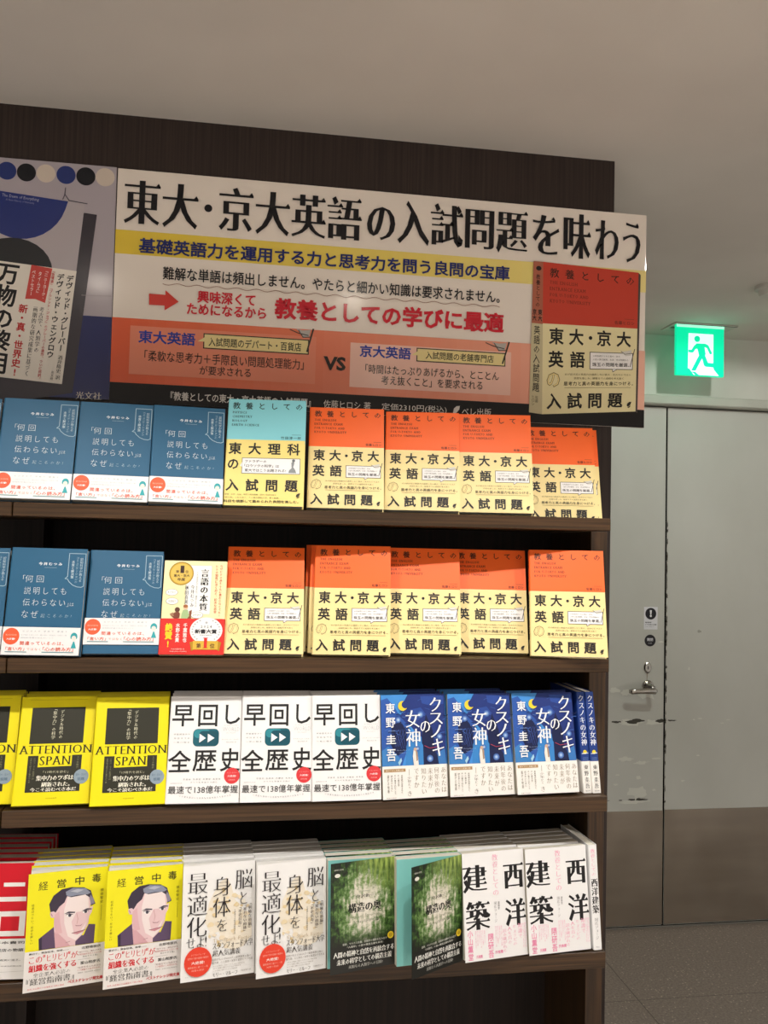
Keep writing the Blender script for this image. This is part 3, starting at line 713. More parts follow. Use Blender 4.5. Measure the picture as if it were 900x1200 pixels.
def draw_kusu(c):
    N = '22367c'; D = '16204a'
    c.poly([(0.42, 0.0), (1.0, 0.0), (1.0, 0.695), (0.66, 0.695), (0.62, 0.42), (0.52, 0.36), (0.44, 0.30), (0.30, 0.25), (0.28, 0.21), (0.40, 0.13), (0.36, 0.07)], N)
    c.poly([(0.0, 0.05), (0.10, 0.03), (0.22, 0.13), (0.30, 0.22), (0.42, 0.30), (0.44, 0.42), (0.38, 0.56), (0.30, 0.695), (0.0, 0.695)], '2f5aac')
    c.poly([(0.16, 0.30), (0.30, 0.26), (0.40, 0.36), (0.38, 0.54), (0.22, 0.60), (0.14, 0.48)], D)
    c.poly([(0.62, 0.42), (0.70, 0.20), (0.80, 0.36), (0.82, 0.56), (0.95, 0.695), (0.64, 0.695)], D)
    c.poly([(0.62, 0.02), (0.98, 0.02), (0.99, 0.10), (0.80, 0.12), (0.64, 0.09)], '2c4c9c'); c.poly([(0.45, 0.15), (0.62, 0.13), (0.70, 0.20), (0.56, 0.26), (0.44, 0.24)], '2c4c9c')
    c.poly([(0.38, 0.50), (0.44, 0.42), (0.58, 0.42), (0.64, 0.50), (0.64, 0.695), (0.36, 0.695)], '3b86cc')
    c.poly([(0.0, 0.54), (0.10, 0.50), (0.20, 0.56), (0.28, 0.62), (0.28, 0.695), (0.0, 0.695)], '3f82c4'); c.poly([(0.86, 0.58), (0.98, 0.54), (1.0, 0.695), (0.88, 0.695)], '3b78bc')
    r = random.Random(3)
    for k in range(46):
        u = r.uniform(0.4, 0.98) if k % 2 else r.uniform(0.02, 0.4); v = r.uniform(0.03, 0.45)
        if k % 2 == 0 and v < 0.16: v += 0.15
        w = r.uniform(0.03, 0.09)
        c.line([(u, v), (u+w*0.5, v+r.uniform(-0.012, 0.012)), (u+w, v+r.uniform(-0.02, 0.02))], 0.008, r.choice(('4a74c4', '35579f', '0f1a40')))
    for u, v, q in ((0.26, 0.245, 0.045), (0.61, 0.20, 0.05), (0.90, 0.42, 0.045), (0.74, 0.63, 0.05), (0.55, 0.53, 0.035)):
        c.ell(u, v, q, '4668b0'); c.ell(u, v, q*0.7, '6a90cc'); c.ell(u, v, q*0.4, 'a8c2e2')
    for k in range(4): c.line([(0.22+0.05*k, 0.34), (0.30+0.03*k, 0.52)], 0.005, '3e58a0'); c.line([(0.40-0.05*k, 0.34), (0.26-0.02*k, 0.50)], 0.005, '3e58a0')
    c.ell(0.335, 0.110, 0.072, 'f2d53a'); c.ell(0.375, 0.098, 0.055, '22367c')
    c.poly([(0.485, 0.695), (0.47, 0.60), (0.485, 0.545), (0.505, 0.525), (0.53, 0.55), (0.55, 0.61), (0.56, 0.695)], 'e9e6dd'); c.ell(0.512, 0.535, 0.026, 'cfae96'); c.poly([(0.515, 0.54), (0.545, 0.56), (0.55, 0.64), (0.525, 0.65)], 'a88c74')
    c.line([(0.66, 0.505), (0.74, 0.53), (0.86, 0.52)], 0.008, 'b8485c')
    c.poly([(0.24, 0.655), (0.29, 0.61), (0.30, 0.64), (0.26, 0.685)], 'a8d4ea')
    Wt = 'f7f9fb'
    for ch, v0, v1, u0, u1 in (('ク', 0.035, 0.175, 0.76, 0.94), ('ス', 0.190, 0.300, 0.75, 0.96), ('ノ', 0.305, 0.430, 0.76, 0.93), ('キ', 0.440, 0.610, 0.78, 0.965)): c.text(ch, u0, v0, u1, v1, Wt, MIN, res=2)
    c.text('の', 0.60, 0.265, 0.755, 0.375, Wt, MIN, res=2); c.text('女', 0.375, 0.155, 0.60, 0.325, Wt, MIN, res=2); c.text('神', 0.375, 0.335, 0.595, 0.505, Wt, MIN, res=2)
    for ch, v0, v1 in (('東', 0.080, 0.180), ('野', 0.222, 0.318), ('圭', 0.385, 0.475), ('吾', 0.525, 0.640)): c.text(ch, 0.065, v0, 0.215, v1, Wt, MED, res=2)
    c.line([(0.10, 0.35), (0.20, 0.35)], 0.005, '9ab4dc'); c.text('The goddess of', 0.22, 0.535, 0.42, 0.545, 'a8c0e0'); c.text('camphor tree', 0.26, 0.56, 0.38, 0.57, 'a8c0e0')
def draw_kusu_band(c):
    B_ = '8a7a62'
    c.rect(0.02, 0.085, 0.35, 0.18, 'b08e62'); c.text('書き下ろし長篇小説', 0.05, 0.11, 0.32, 0.155, 'f4ead8')
    for s, u, v0, v1 in (('あなたは', 0.905, 0.10, 0.86), ('何年後の', 0.795, 0.09, 0.88), ('未来が', 0.695, 0.10, 0.72), ('知りたい', 0.590, 0.10, 0.88), ('ですか', 0.480, 0.10, 0.68)): c.text(s, u, v0, u+0.075, v1, B_, MINL, True, res=2)
    c.line([(0.405, 0.12), (0.405, 0.30)], 0.005, B_); c.text('少年と', 0.375, 0.34, 0.435, 0.62, '5c5244', MINL, True); c.line([(0.40, 0.66), (0.41, 0.68)], 0.006, B_); c.text('き', 0.375, 0.78, 0.435, 0.93, '5c5244', MINL)
    for i, (s, h) in enumerate((('未来視が出来るなら、', 0.86), ('その書き手', 0.62), ('その書き込むこと', 0.84), ('読み手のために', 0.76), ('届ける物語', 0.80))): c.text(s, 0.275-0.052*i, 0.27, 0.305-0.052*i, h, '6c6454', REG, True)
    c.text('実業之日本社', 0.05, 0.945, 0.20, 0.97, '7c7464')
def draw_keiei(c):
    for ch, u, v in (('経', 0.13, 0.075), ('営', 0.355, 0.070), ('中', 0.585, 0.062), ('毒', 0.80, 0.055)): c.text(ch, u, v, u+0.115, v+0.075, '3f3d14', MED if ch != '経' else REG, res=2)
    c.text('徳谷智史', 0.915, 0.19, 0.955, 0.32, '6f6a10', REG, True, sp=0.2); c.line([(0.935, 0.335), (0.935, 0.47)], 0.004, '7a7410')
    c.text('社長はつらい、だから楽しい', 0.055, 0.26, 0.09, 0.60, '7a7410', REG, True, sp=0.2)
    q = Canvas(c.mb, lambda u, v: c.fn(u, 0.150+(v-0.075)*0.872), c.y, c.step, c.aspect*0.872)
    # jacket
    q.poly([(0.17, 0.66), (0.16, 0.55), (0.36, 0.44), (0.55, 0.56), (0.72, 0.57), (0.78, 0.465), (0.865, 0.475), (0.855, 0.66)], '5e4a66'); q.poly([(0.17, 0.66), (0.165, 0.555), (0.20, 0.535), (0.205, 0.66)], '3c3244')
    # neck and face
    q.poly([(0.37, 0.66), (0.34, 0.44), (0.34, 0.36), (0.30, 0.355), (0.285, 0.32), (0.295, 0.285), (0.345, 0.30), (0.40, 0.16), (0.52, 0.115), (0.74, 0.125), (0.80, 0.21), (0.79, 0.30), (0.825, 0.285), (0.815, 0.345), (0.785, 0.385), (0.77, 0.47), (0.70, 0.565), (0.62, 0.62), (0.62, 0.66)], 'e9c9cc')
    q.poly([(0.50, 0.16), (0.76, 0.155), (0.775, 0.30), (0.72, 0.33), (0.62, 0.33), (0.56, 0.42), (0.60, 0.55), (0.68, 0.52), (0.75, 0.44), (0.70, 0.55), (0.62, 0.61), (0.52, 0.56), (0.47, 0.43), (0.46, 0.30)], 'f3e4e2')
    q.poly([(0.37, 0.66), (0.35, 0.50), (0.40, 0.52), (0.50, 0.60), (0.56, 0.66)], 'd9a9b0'); q.poly([(0.34, 0.42), (0.345, 0.33), (0.40, 0.30), (0.42, 0.42), (0.45, 0.52), (0.37, 0.52)], 'e2b6bb')
    # hair
    q.poly([(0.29, 0.30), (0.27, 0.22), (0.32, 0.14), (0.42, 0.085), (0.54, 0.075), (0.70, 0.09), (0.79, 0.13), (0.82, 0.20), (0.855, 0.265), (0.80, 0.285), (0.78, 0.20), (0.72, 0.165), (0.54, 0.175), (0.49, 0.16), (0.46, 0.22), (0.40, 0.255), (0.355, 0.31), (0.33, 0.295)], '3e3546')
    q.poly([(0.47, 0.115), (0.56, 0.085), (0.72, 0.10), (0.79, 0.15), (0.75, 0.165), (0.62, 0.16), (0.52, 0.168), (0.48, 0.15)], '8e93a6'); q.poly([(0.53, 0.115), (0.62, 0.10), (0.70, 0.115), (0.62, 0.135)], 'b9bcc8')
    q.poly([(0.79, 0.17), (0.83, 0.215), (0.845, 0.26), (0.80, 0.275), (0.775, 0.20)], '8e889e')
    # features
    q.poly([(0.46, 0.335), (0.52, 0.315), (0.60, 0.325), (0.60, 0.337), (0.52, 0.332)], '4b4552'); q.poly([(0.68, 0.325), (0.75, 0.305), (0.81, 0.312), (0.81, 0.322), (0.75, 0.32)], '4b4552')
    q.ell(0.53, 0.355, 0.036, 'fbf6f4', 0.014); q.ell(0.535, 0.354, 0.020, '4a4654'); q.ell(0.73, 0.337, 0.033, 'fbf6f4', 0.013); q.ell(0.735, 0.336, 0.019, '4a4654')
    q.line([(0.49, 0.343), (0.53, 0.337), (0.57, 0.350)], 0.008, '4b4552'); q.line([(0.70, 0.330), (0.735, 0.321), (0.77, 0.330)], 0.008, '4b4552')
    q.line([(0.62, 0.34), (0.64, 0.40), (0.63, 0.445)], 0.008, 'd3a6a8'); q.poly([(0.605, 0.455), (0.63, 0.462), (0.67, 0.466), (0.705, 0.452), (0.68, 0.474), (0.62, 0.470)], 'b98a90')
    q.poly([(0.57, 0.535), (0.64, 0.522), (0.74, 0.515), (0.70, 0.535), (0.64, 0.552)], 'cf8f98'); q.line([(0.57, 0.533), (0.65, 0.527), (0.74, 0.515)], 0.007, '8d5d66')
    q.line([(0.30, 0.315), (0.315, 0.34)], 0.01, 'b98a90'); q.line([(0.50, 0.62), (0.55, 0.612)], 0.007, 'b98a90')
def draw_keiei_band(c):
    R = 'd9303a'
    c.text('裏切り、資金枯渇、崩壊——', 0.05, 0.035, 0.54, 0.085, '3a3836', MED)
    c.text('この', 0.055, 0.135, 0.215, 0.300, R, MIN, res=2); c.text('ヒリヒリ', 0.275, 0.130, 0.525, 0.295, R, MIN, res=2); c.text('が', 0.570, 0.135, 0.655, 0.295, R, MIN, res=2)
    for u in (0.232, 0.248, 0.540, 0.556): c.line([(u, 0.125), (u-0.004, 0.17)], 0.010, R); c.text('組織を強くする', 0.055, 0.335, 0.640, 0.515, R, MINB, res=2)
    c.text('全企業人必読の', 0.115, 0.545, 0.57, 0.650, '6a6864', MINL); c.text('『経営指南書』', 0.035, 0.670, 0.62, 0.835, '55534f', MIN)
    c.text('北野唯我氏', 0.70, 0.040, 0.945, 0.110, '3a3836', MED); c.text('「部下でも、誰もが人を', 0.665, 0.155, 0.955, 0.195, '8a5a58'); c.text('本質的論点をもらえた一冊', 0.655, 0.215, 0.955, 0.255, 'c0605e'); c.text('変わりそう等」', 0.72, 0.275, 0.91, 0.315, '6a6864')
    c.line([(0.66, 0.36), (0.82, 0.36)], 0.003, 'a8a6a2')
    c.text('冨山和彦氏', 0.695, 0.410, 0.945, 0.490, '3a3836', MED); c.text('「社長をやった人なら', 0.66, 0.54, 0.955, 0.585, '8a5a58'); c.text('この経営のうめき分かる」', 0.66, 0.60, 0.955, 0.645, 'c0605e'); c.text('読書家・起業支援家 業務執行', 0.665, 0.68, 0.955, 0.705, '8a8884')
    c.text('各界 大企業から起業家まで続々重版', 0.05, 0.905, 0.50, 0.945, 'd86a6a'); c.text('ベストナレッジ発文庫', 0.545, 0.835, 0.985, 0.925, 'c82a30', BOLD)
def draw_brain(c):
    T = 'e9dcc0'
    for p in ([(0.50, 0.17), (0.60, 0.13), (0.66, 0.20), (0.72, 0.34), (0.84, 0.44), (0.95, 0.52), (0.96, 0.66), (0.86, 0.75), (0.70, 0.78), (0.58, 0.74), (0.50, 0.60), (0.40, 0.62), (0.30, 0.50), (0.36, 0.34), (0.42, 0.26)],): c.poly(p, 'f1e8d6')
    r = random.Random(5)
    for k in range(60):
        u, v = r.uniform(0.34, 0.92), r.uniform(0.22, 0.74)
        if abs(u-0.62)*0.9+abs(v-0.5) > 0.36: continue
        q = r.uniform(0.02, 0.055); c.poly([(a, b) for a, b in blob(u, v, q, q*0.5, 9, 0.5, k)], r.choice(('ecdab4', 'e6cf9f', 'f4ecdc', 'efe0c4')))
    K = '241f22'
    for ch, v0, v1 in (('最', 0.072, 0.250), ('適', 0.265, 0.440), ('化', 0.450, 0.625)): c.text(ch, 0.065, v0, 0.335, v1, K, MINL, res=2)
    c.text('せよ', 0.065, 0.628, 0.30, 0.716, K, MINL, res=2); c.text('!', 0.315, 0.622, 0.335, 0.712, K, MINL)
    for ch, v0, v1 in (('身', 0.120, 0.290), ('体', 0.300, 0.475)): c.text(ch, 0.415, v0, 0.655, v1, K, MINL, res=2)
    c.text('を', 0.475, 0.495, 0.61, 0.60, K, MINL, res=2); c.text('脳', 0.715, 0.072, 0.955, 0.245, K, MINL, res=2); c.text('と', 0.79, 0.270, 0.885, 0.380, K, MINL, res=2)
    c.text('「明晰な頭脳」', 0.905, 0.385, 0.955, 0.595, '5a5048', MIN, True); c.text('「疲れない肉体」', 0.835, 0.395, 0.885, 0.620, '5a5048', MIN, True); c.text('「不老長寿」', 0.765, 0.41, 0.815, 0.575, '5a5048', MIN, True); c.text('を実現する科学的最適化法', 0.705, 0.42, 0.73, 0.635, '7a7068', REG, True)
    c.text('The Spark Factor', 0.42, 0.655, 0.965, 0.700, 'cbb89a', MINL); c.text('スタンフォード大学', 0.42, 0.690, 0.97, 0.752, '3c342e', MIN); c.text('超人気講義', 0.42, 0.758, 0.80, 0.815, '3c342e', MIN)
    c.text('医師が伝えるNASA式の健康革命と脳の', 0.415, 0.828, 0.95, 0.848, '7a7068'); c.text('最先端。心と身体の状態を最適化する方法', 0.415, 0.855, 0.97, 0.875, '7a7068')
    for i in range(3): c.text('あらゆる臓器と細胞の力を引き出す健康習慣', 0.43, 0.888+0.020*i, 0.86-0.05*i, 0.900+0.020*i, 'a09890')
    c.text('モリー・マルーフ', 0.425, 0.952, 0.765, 0.985, '4a423c', MIN); c.text('矢島麻里子 訳', 0.81, 0.955, 0.95, 0.968, '8a827c')
    c.ell(0.225, 0.838, 0.185, 'e8432c'); c.text('シリコンバレーが', 0.13, 0.765, 0.32, 0.782, 'f7b4a4'); c.text('世界中で続々話題の健康本', 0.085, 0.795, 0.365, 0.813, 'f7b4a4'); c.text('大絶賛!', 0.135, 0.83, 0.31, 0.858, 'ffe8e0', MED); c.text('最新医学に基づく一冊', 0.09, 0.872, 0.36, 0.89, 'f7b4a4'); c.text('待望の邦訳', 0.14, 0.90, 0.31, 0.916, 'f7b4a4')
    c.text('かんき出版', 0.06, 0.952, 0.17, 0.96, 'b0aaa4')
def draw_forest(c):
    K = '1f221c'
    c.ell(0.10, 0.115, 0.042, 'e6e4da', 0.018); c.text('講談社選書', 0.05, 0.055, 0.19, 0.070, 'c8c8bc')
    c.text('中沢新一', 0.385, 0.312, 0.66, 0.345, K, MIN, sp=0.05); c.line([(0.42, 0.285), (0.60, 0.285)], 0.004, '7a8470')
    c.text('構造の奥', 0.26, 0.385, 0.77, 0.475, K, MINB, res=2)
    c.text('Heart of Structure', 0.25, 0.495, 0.78, 0.522, 'a8a890', MIN); c.text('レヴィ=ストロース論', 0.36, 0.545, 0.73, 0.572, '3a3c30', MIN)
    Wt = 'e9e9e2'
    c.text('芸術、マルクス主義、民族学の運動を生み出す', 0.18, 0.735, 0.86, 0.756, 'c9cac0', MED); c.text('「人間学」の源の構造主義を発見!', 0.25, 0.766, 0.80, 0.786, 'c9cac0', MED)
    c.ell(0.915, 0.725, 0.048, 'e2c62c'); c.ell(0.915, 0.725, 0.030, 'b89a1a', 0.02)
    c.text('人間の精神と自然を再統合する', 0.045, 0.805, 0.965, 0.862, Wt, MINB); c.text('未来の科学としての構造主義', 0.095, 0.872, 0.93, 0.926, Wt, MINB); c.text('未知なる人類学への冒険!', 0.27, 0.938, 0.79, 0.970, 'b8b8b0', MIN)
def draw_arch(c):
    K = '1c1a1b'; P = 'f08fb4'
    for ch, u0, v0, u1, v1 in (('西', 0.655, 0.125, 0.985, 0.365), ('洋', 0.66, 0.465, 1.0, 0.72), ('建', 0.0, 0.115, 0.385, 0.37), ('築', 0.03, 0.450, 0.415, 0.715)): c.text(ch, u0, v0, u1, v1, K, MINB, res=2)
    c.text('教養としての', 0.475, 0.03, 0.570, 0.415, 'f4a6c2', MINL, True, res=2)
    c.text('国広ジョージ', 0.485, 0.475, 0.525, 0.665, '6c686a', MINL, True); c.text('建築家', 0.545, 0.475, 0.575, 0.55, '8c888a', REG, True)
    c.text('小山薫堂', 0.045, 0.715, 0.130, 0.985, P, MED, True); c.text('氏推薦', 0.175, 0.945, 0.27, 0.975, P, MED); c.text('隈研吾', 0.365, 0.765, 0.455, 0.985, P, MED, True); c.text('氏推薦', 0.475, 0.925, 0.60, 0.955, P, MED)
    S = ('建築には物語がある', '歩く速さで見る街', '西洋の歴史がわかる', '旅に出る前に読みたい一冊', '目からうろこの建築史', '名建築の見方がかわる', '海外に行くなら必読')
    for i in range(6): c.text(S[i % 7], 0.165+0.028*i, 0.722, 0.183+0.028*i, 0.88-0.02*(i % 3), 'f4b4cc', REG, True)
    for i in range(4): c.text(S[(i+3) % 7], 0.485+0.03*i, 0.70, 0.505+0.03*i, 0.89-0.03*(i % 3), 'f4b4cc', REG, True)
    for i, (s, v1) in enumerate((('読み継がれる', 0.95), ('人を真の', 0.88), ('ちょうどの', 0.90), ('知識で', 0.84))): c.text(s, 0.60+0.085*i, 0.735-0.012*i, 0.665+0.085*i, v1, 'f4a9c4', MINL, True)
    for i in range(3): c.text(S[(i+1) % 7], 0.93+0.022*i, 0.70, 0.944+0.022*i, 0.93, 'f4b4cc', REG, True)
def draw_red(c):
    Wt = 'f6f4f2'
    c.rect(0.26, 0.165, 0.44, 0.20, Wt); c.rect(0.14, 0.215, 0.52, 0.31, 'd81428'); 
    for (a, b, d, e) in ((0.10, 0.15, 0.42, 0.19), (0.36, 0.15, 0.42, 0.33), (0.06, 0.30, 0.47, 0.335), (0.62, 0.17, 0.90, 0.205), (0.56, 0.295, 0.93, 0.335)): c.rect(a, b, d, e, Wt)
    c.poly([(0.12, 0.42), (0.20, 0.42), (0.12, 0.52), (0.06, 0.50)], Wt); c.rect(0.14, 0.42, 0.46, 0.455, Wt); c.poly([(0.38, 0.455), (0.46, 0.455), (0.28, 0.64), (0.18, 0.66)], Wt)
    c.rect(0.54, 0.42, 0.94, 0.635, Wt); c.rect(0.62, 0.465, 0.86, 0.59, 'd81428')
def draw_red_band(c):
    c.text('杉本貴司', 0.55, 0.06, 0.955, 0.13, '4a4848', MED); c.text('地方の洋服店の物語', 0.30, 0.24, 0.95, 0.32, '3a3838', MED); c.text('挑戦の日々が、真実に迫る。', 0.30, 0.50, 0.92, 0.55, '5a5858', REG)
    c.text('日本経済新聞出版', 0.64, 0.66, 0.94, 0.69, '8a8888'); c.line([(0.0, 0.86), (1.0, 0.80)], 0.004, 'c8c6c4')
def draw_spine_kusu(c):
    c.text('クスノキの女神', 0.16, 0.035, 0.84, 0.535, 'f2f5f8', MIN, True, res=2); c.ell(0.5, 0.60, 0.22, 'f2d53a', 0.02); c.line([(0.15, 0.615), (0.85, 0.61)], 0.07, 'e8eef4')
    for i in range(3): c.line([(0.2, 0.655+0.01*i), (0.8, 0.655+0.01*i)], 0.03, '6f8cc4')
    for ch, v in (('東', 0.725), ('野', 0.785), ('圭', 0.845), ('吾', 0.905)): c.text(ch, 0.24, v, 0.76, v+0.045, '2c2a2a', MIN, res=2)
    c.text('実業之日本社', 0.2, 0.972, 0.8, 0.982, '6c6a6a')
def draw_spine_arch(c):
    c.text('教養としての', 0.20, 0.04, 0.70, 0.30, 'f4a6c2', MINL, True); c.text('西洋建築', 0.10, 0.325, 0.88, 0.655, '1c1a1b', MINB, True, res=2); c.text('国広ジョージ', 0.32, 0.70, 0.66, 0.90, '5c585a', MINL, True); c.text('祥伝社', 0.3, 0.965, 0.7, 0.978, '8c888a')
def draw_spine_orange(c):
    c.text('教養としての', 0.25, 0.10, 0.75, 0.32, '3b1d10', MED, True); c.text('英語の入試問題', 0.2, 0.42, 0.8, 0.85, INK, BOLD, True)

def forest_mat():
    a = bpy.data.materials.new('forest_print'); a.use_nodes = True
    nt = a.node_tree; b = nt.nodes['Principled BSDF']; L = nt.links.new
    tc = nt.nodes.new('ShaderNodeTexCoord')
    mp = nt.nodes.new('ShaderNodeMapping'); mp.inputs['Location'].default_value = (0.072, 0, -0.106); mp.inputs['Scale'].default_value = (15.5, 0, 12.5)
    # centred on the glade
    ad = nt.nodes.new('ShaderNodeVectorMath'); ad.operation = 'ADD'; ad.inputs[1].default_value = (0.060, 0, -0.108)
    L(tc.outputs['Object'], ad.inputs[0])
    sc_ = nt.nodes.new('ShaderNodeVectorMath'); sc_.operation = 'MULTIPLY'; sc_.inputs[1].default_value = (14.0, 0, 10.5)
    L(ad.outputs[0], sc_.inputs[0])
    ln = nt.nodes.new('ShaderNodeVectorMath'); ln.operation = 'LENGTH'; L(sc_.outputs[0], ln.inputs[0])
    n1 = nt.nodes.new('ShaderNodeTexNoise'); n1.inputs['Scale'].default_value = 85; n1.inputs['Detail'].default_value = 8; n1.inputs['Roughness'].default_value = 0.72
    L(tc.outputs['Object'], n1.inputs['Vector'])
    st = nt.nodes.new('ShaderNodeMapping'); st.inputs['Scale'].default_value = (190, 1, 34); L(tc.outputs['Object'], st.inputs['Vector'])
    n2 = nt.nodes.new('ShaderNodeTexNoise'); n2.inputs['Scale'].default_value = 1; n2.inputs['Detail'].default_value = 6; L(st.outputs[0], n2.inputs['Vector'])
    # distance + noise -> ramp
    m1 = nt.nodes.new('ShaderNodeMath'); m1.operation = 'MULTIPLY_ADD'; m1.inputs[1].default_value = 1.9; m1.inputs[2].default_value = -0.98
    L(n1.outputs['Fac'], m1.inputs[0])
    m2 = nt.nodes.new('ShaderNodeMath'); m2.operation = 'ADD'; L(ln.outputs['Value'], m2.inputs[0]); L(m1.outputs[0], m2.inputs[1])
    m3 = nt.nodes.new('ShaderNodeMath'); m3.operation = 'MULTIPLY_ADD'; m3.inputs[1].default_value = 1.0; m3.inputs[2].default_value = -0.5; L(n2.outputs['Fac'], m3.inputs[0])
    m4 = nt.nodes.new('ShaderNodeMath'); m4.operation = 'ADD'; L(m2.outputs[0], m4.inputs[0]); L(m3.outputs[0], m4.inputs[1])
    dv = nt.nodes.new('ShaderNodeMath'); dv.operation = 'DIVIDE'; dv.inputs[1].default_value = 1.2; L(m4.outputs[0], dv.inputs[0])
    cr = nt.nodes.new('ShaderNodeValToRGB'); e = cr.color_ramp.elements
    e[0].position = 0.0; e[0].color = rgb('efeadc'); e[1].position = 1.0; e[1].color = rgb('0c120a')
    for p, cl in ((0.22, 'ded8c6'), (0.36, '9aa884'), (0.50, '5f8440'), (0.66, '31501f'), (0.82, '182512')):
        q = e.new(p); q.color = rgb(cl)
    L(dv.outputs[0], cr.inputs[0])
    # lighter foliage towards the top right of the print
    sep = nt.nodes.new('ShaderNodeSeparateXYZ'); L(tc.outputs['Object'], sep.inputs[0])
    t1 = nt.nodes.new('ShaderNodeMapRange'); t1.inputs[1].default_value = 0.12; t1.inputs[2].default_value = 0.185; L(sep.outputs[2], t1.inputs[0])
    t2 = nt.nodes.new('ShaderNodeMapRange'); t2.inputs[1].default_value = -0.085; t2.inputs[2].default_value = -0.03; L(sep.outputs[0], t2.inputs[0])
    mm = nt.nodes.new('ShaderNodeMath'); mm.operation = 'MULTIPLY'; L(t1.outputs[0], mm.inputs[0]); L(t2.outputs[0], mm.inputs[1])
    c2 = nt.nodes.new('ShaderNodeValToRGB'); c2.color_ramp.elements[0].position = 0.35; c2.color_ramp.elements[0].color = rgb('274a16'); c2.color_ramp.elements[1].position = 0.62; c2.color_ramp.elements[1].color = rgb('b7cf6a'); L(n2.outputs['Fac'], c2.inputs[0])
    mx = nt.nodes.new('ShaderNodeMix'); mx.data_type = 'RGBA'; L(mm.outputs[0], mx.inputs[0]); L(cr.outputs[0], mx.inputs[6]); L(c2.outputs[0], mx.inputs[7])
    # dark ground towards the foot
    t3 = nt.nodes.new('ShaderNodeMapRange'); t3.inputs[1].default_value = 0.070; t3.inputs[2].default_value = 0.042; L(sep.outputs[2], t3.inputs[0])
    mz = nt.nodes.new('ShaderNodeMix'); mz.data_type = 'RGBA'; L(t3.outputs[0], mz.inputs[0]); L(mx.outputs[2], mz.inputs[6]); mz.inputs[7].default_value = rgb('14150f')
    L(mz.outputs[2], b.inputs['Base Color']); b.inputs['Roughness'].default_value = 0.35
    return a

# kind: W,H,T, spine side, segments (fractions from the foot), front drawing, band (z0,z1 fractions, colour, drawing), separate front cover, page material
BW, BH = 0.1285, 0.186
AW, AH = 0.1437, 0.2078
OR, CRM = mat('ff6a22', 0.45), mat('f4df9c', 0.45)
KINDS = {
 'orange': dict(W=AW, H=AH, T=0.017, side=-1, segs=[(0, 0.602, CRM), (0.602, 1, OR)], draw=draw_orange, spine=draw_spine_orange),
 'cyan': dict(W=0.1452, H=0.2107, T=0.018, side=-1, segs=[(0, 0.612, mat('f3de84', 0.45)), (0.612, 1, mat('86d2dc', 0.45))], draw=draw_cyan),
 'blue': dict(W=0.1290, H=0.188, T=0.018, side=-1, segs=[(0, 1, mat('265f82', 0.5))], draw=draw_blue, band=(0.0, 0.255, 'f0efee', draw_blue_band)),
 'bluehigh': dict(W=0.1290, H=0.188, T=0.018, side=-1, segs=[(0, 1, mat('265f82', 0.5))], draw=draw_blue, band=(0.085, 0.335, 'f0efee', draw_blue_band)),
 'gengo': dict(W=0.1130, H=0.1727, T=0.014, side=1, segs=[(0, 1, mat('f6ecb8', 0.45))], draw=draw_gengo, band=(0.0, 0.375, 'de2a22', draw_gengo_band)),
 'yellow': dict(W=0.1272, H=BH, T=0.020, side=-1, segs=[(0, 1, mat('f3e300', 0.45))], draw=draw_attention),
 'world': dict(W=0.1272, H=BH, T=0.022, side=-1, segs=[(0, 1, mat('f4f3f2', 0.4))], draw=draw_world),
 'kusu': dict(W=0.1245, H=BH, T=0.020, side=1, segs=[(0, 0.31, mat('f2efe8', 0.45)), (0.31, 1, mat('4592dc', 0.45))], draw=draw_kusu, band=(0.0, 0.312, 'f3f0ea', draw_kusu_band)),
 'keiei': dict(W=0.1275, H=BH, T=0.021, side=1, segs=[(0, 1, mat('f4ea1c', 0.45))], draw=draw_keiei, band=(0.0, 0.340, 'ebe6e2', draw_keiei_band), split=True, white=True),
 'brain': dict(W=0.1275, H=BH, T=0.021, side=1, segs=[(0, 1, mat('f3f2f0', 0.45))], draw=draw_brain, split=True, white=True),
 'forest': dict(W=0.1275, H=BH, T=0.020, side=1, segs=[(0, 1, mat('86cfc9', 0.5))], draw=draw_forest, split=True, fcol='forest', end=mat('86cfc9', 0.5)),
 'arch': dict(W=0.1270, H=BH, T=0.020, side=1, segs=[(0, 1, mat('f4f3f2', 0.45))], draw=draw_arch, split=True),
 'red': dict(W=0.1275, H=BH, T=0.022, side=-1, segs=[(0, 1, mat('d81428', 0.45))], draw=draw_red, band=(0.0, 0.345, 'f1efed', draw_red_band)),
}
_K = {}
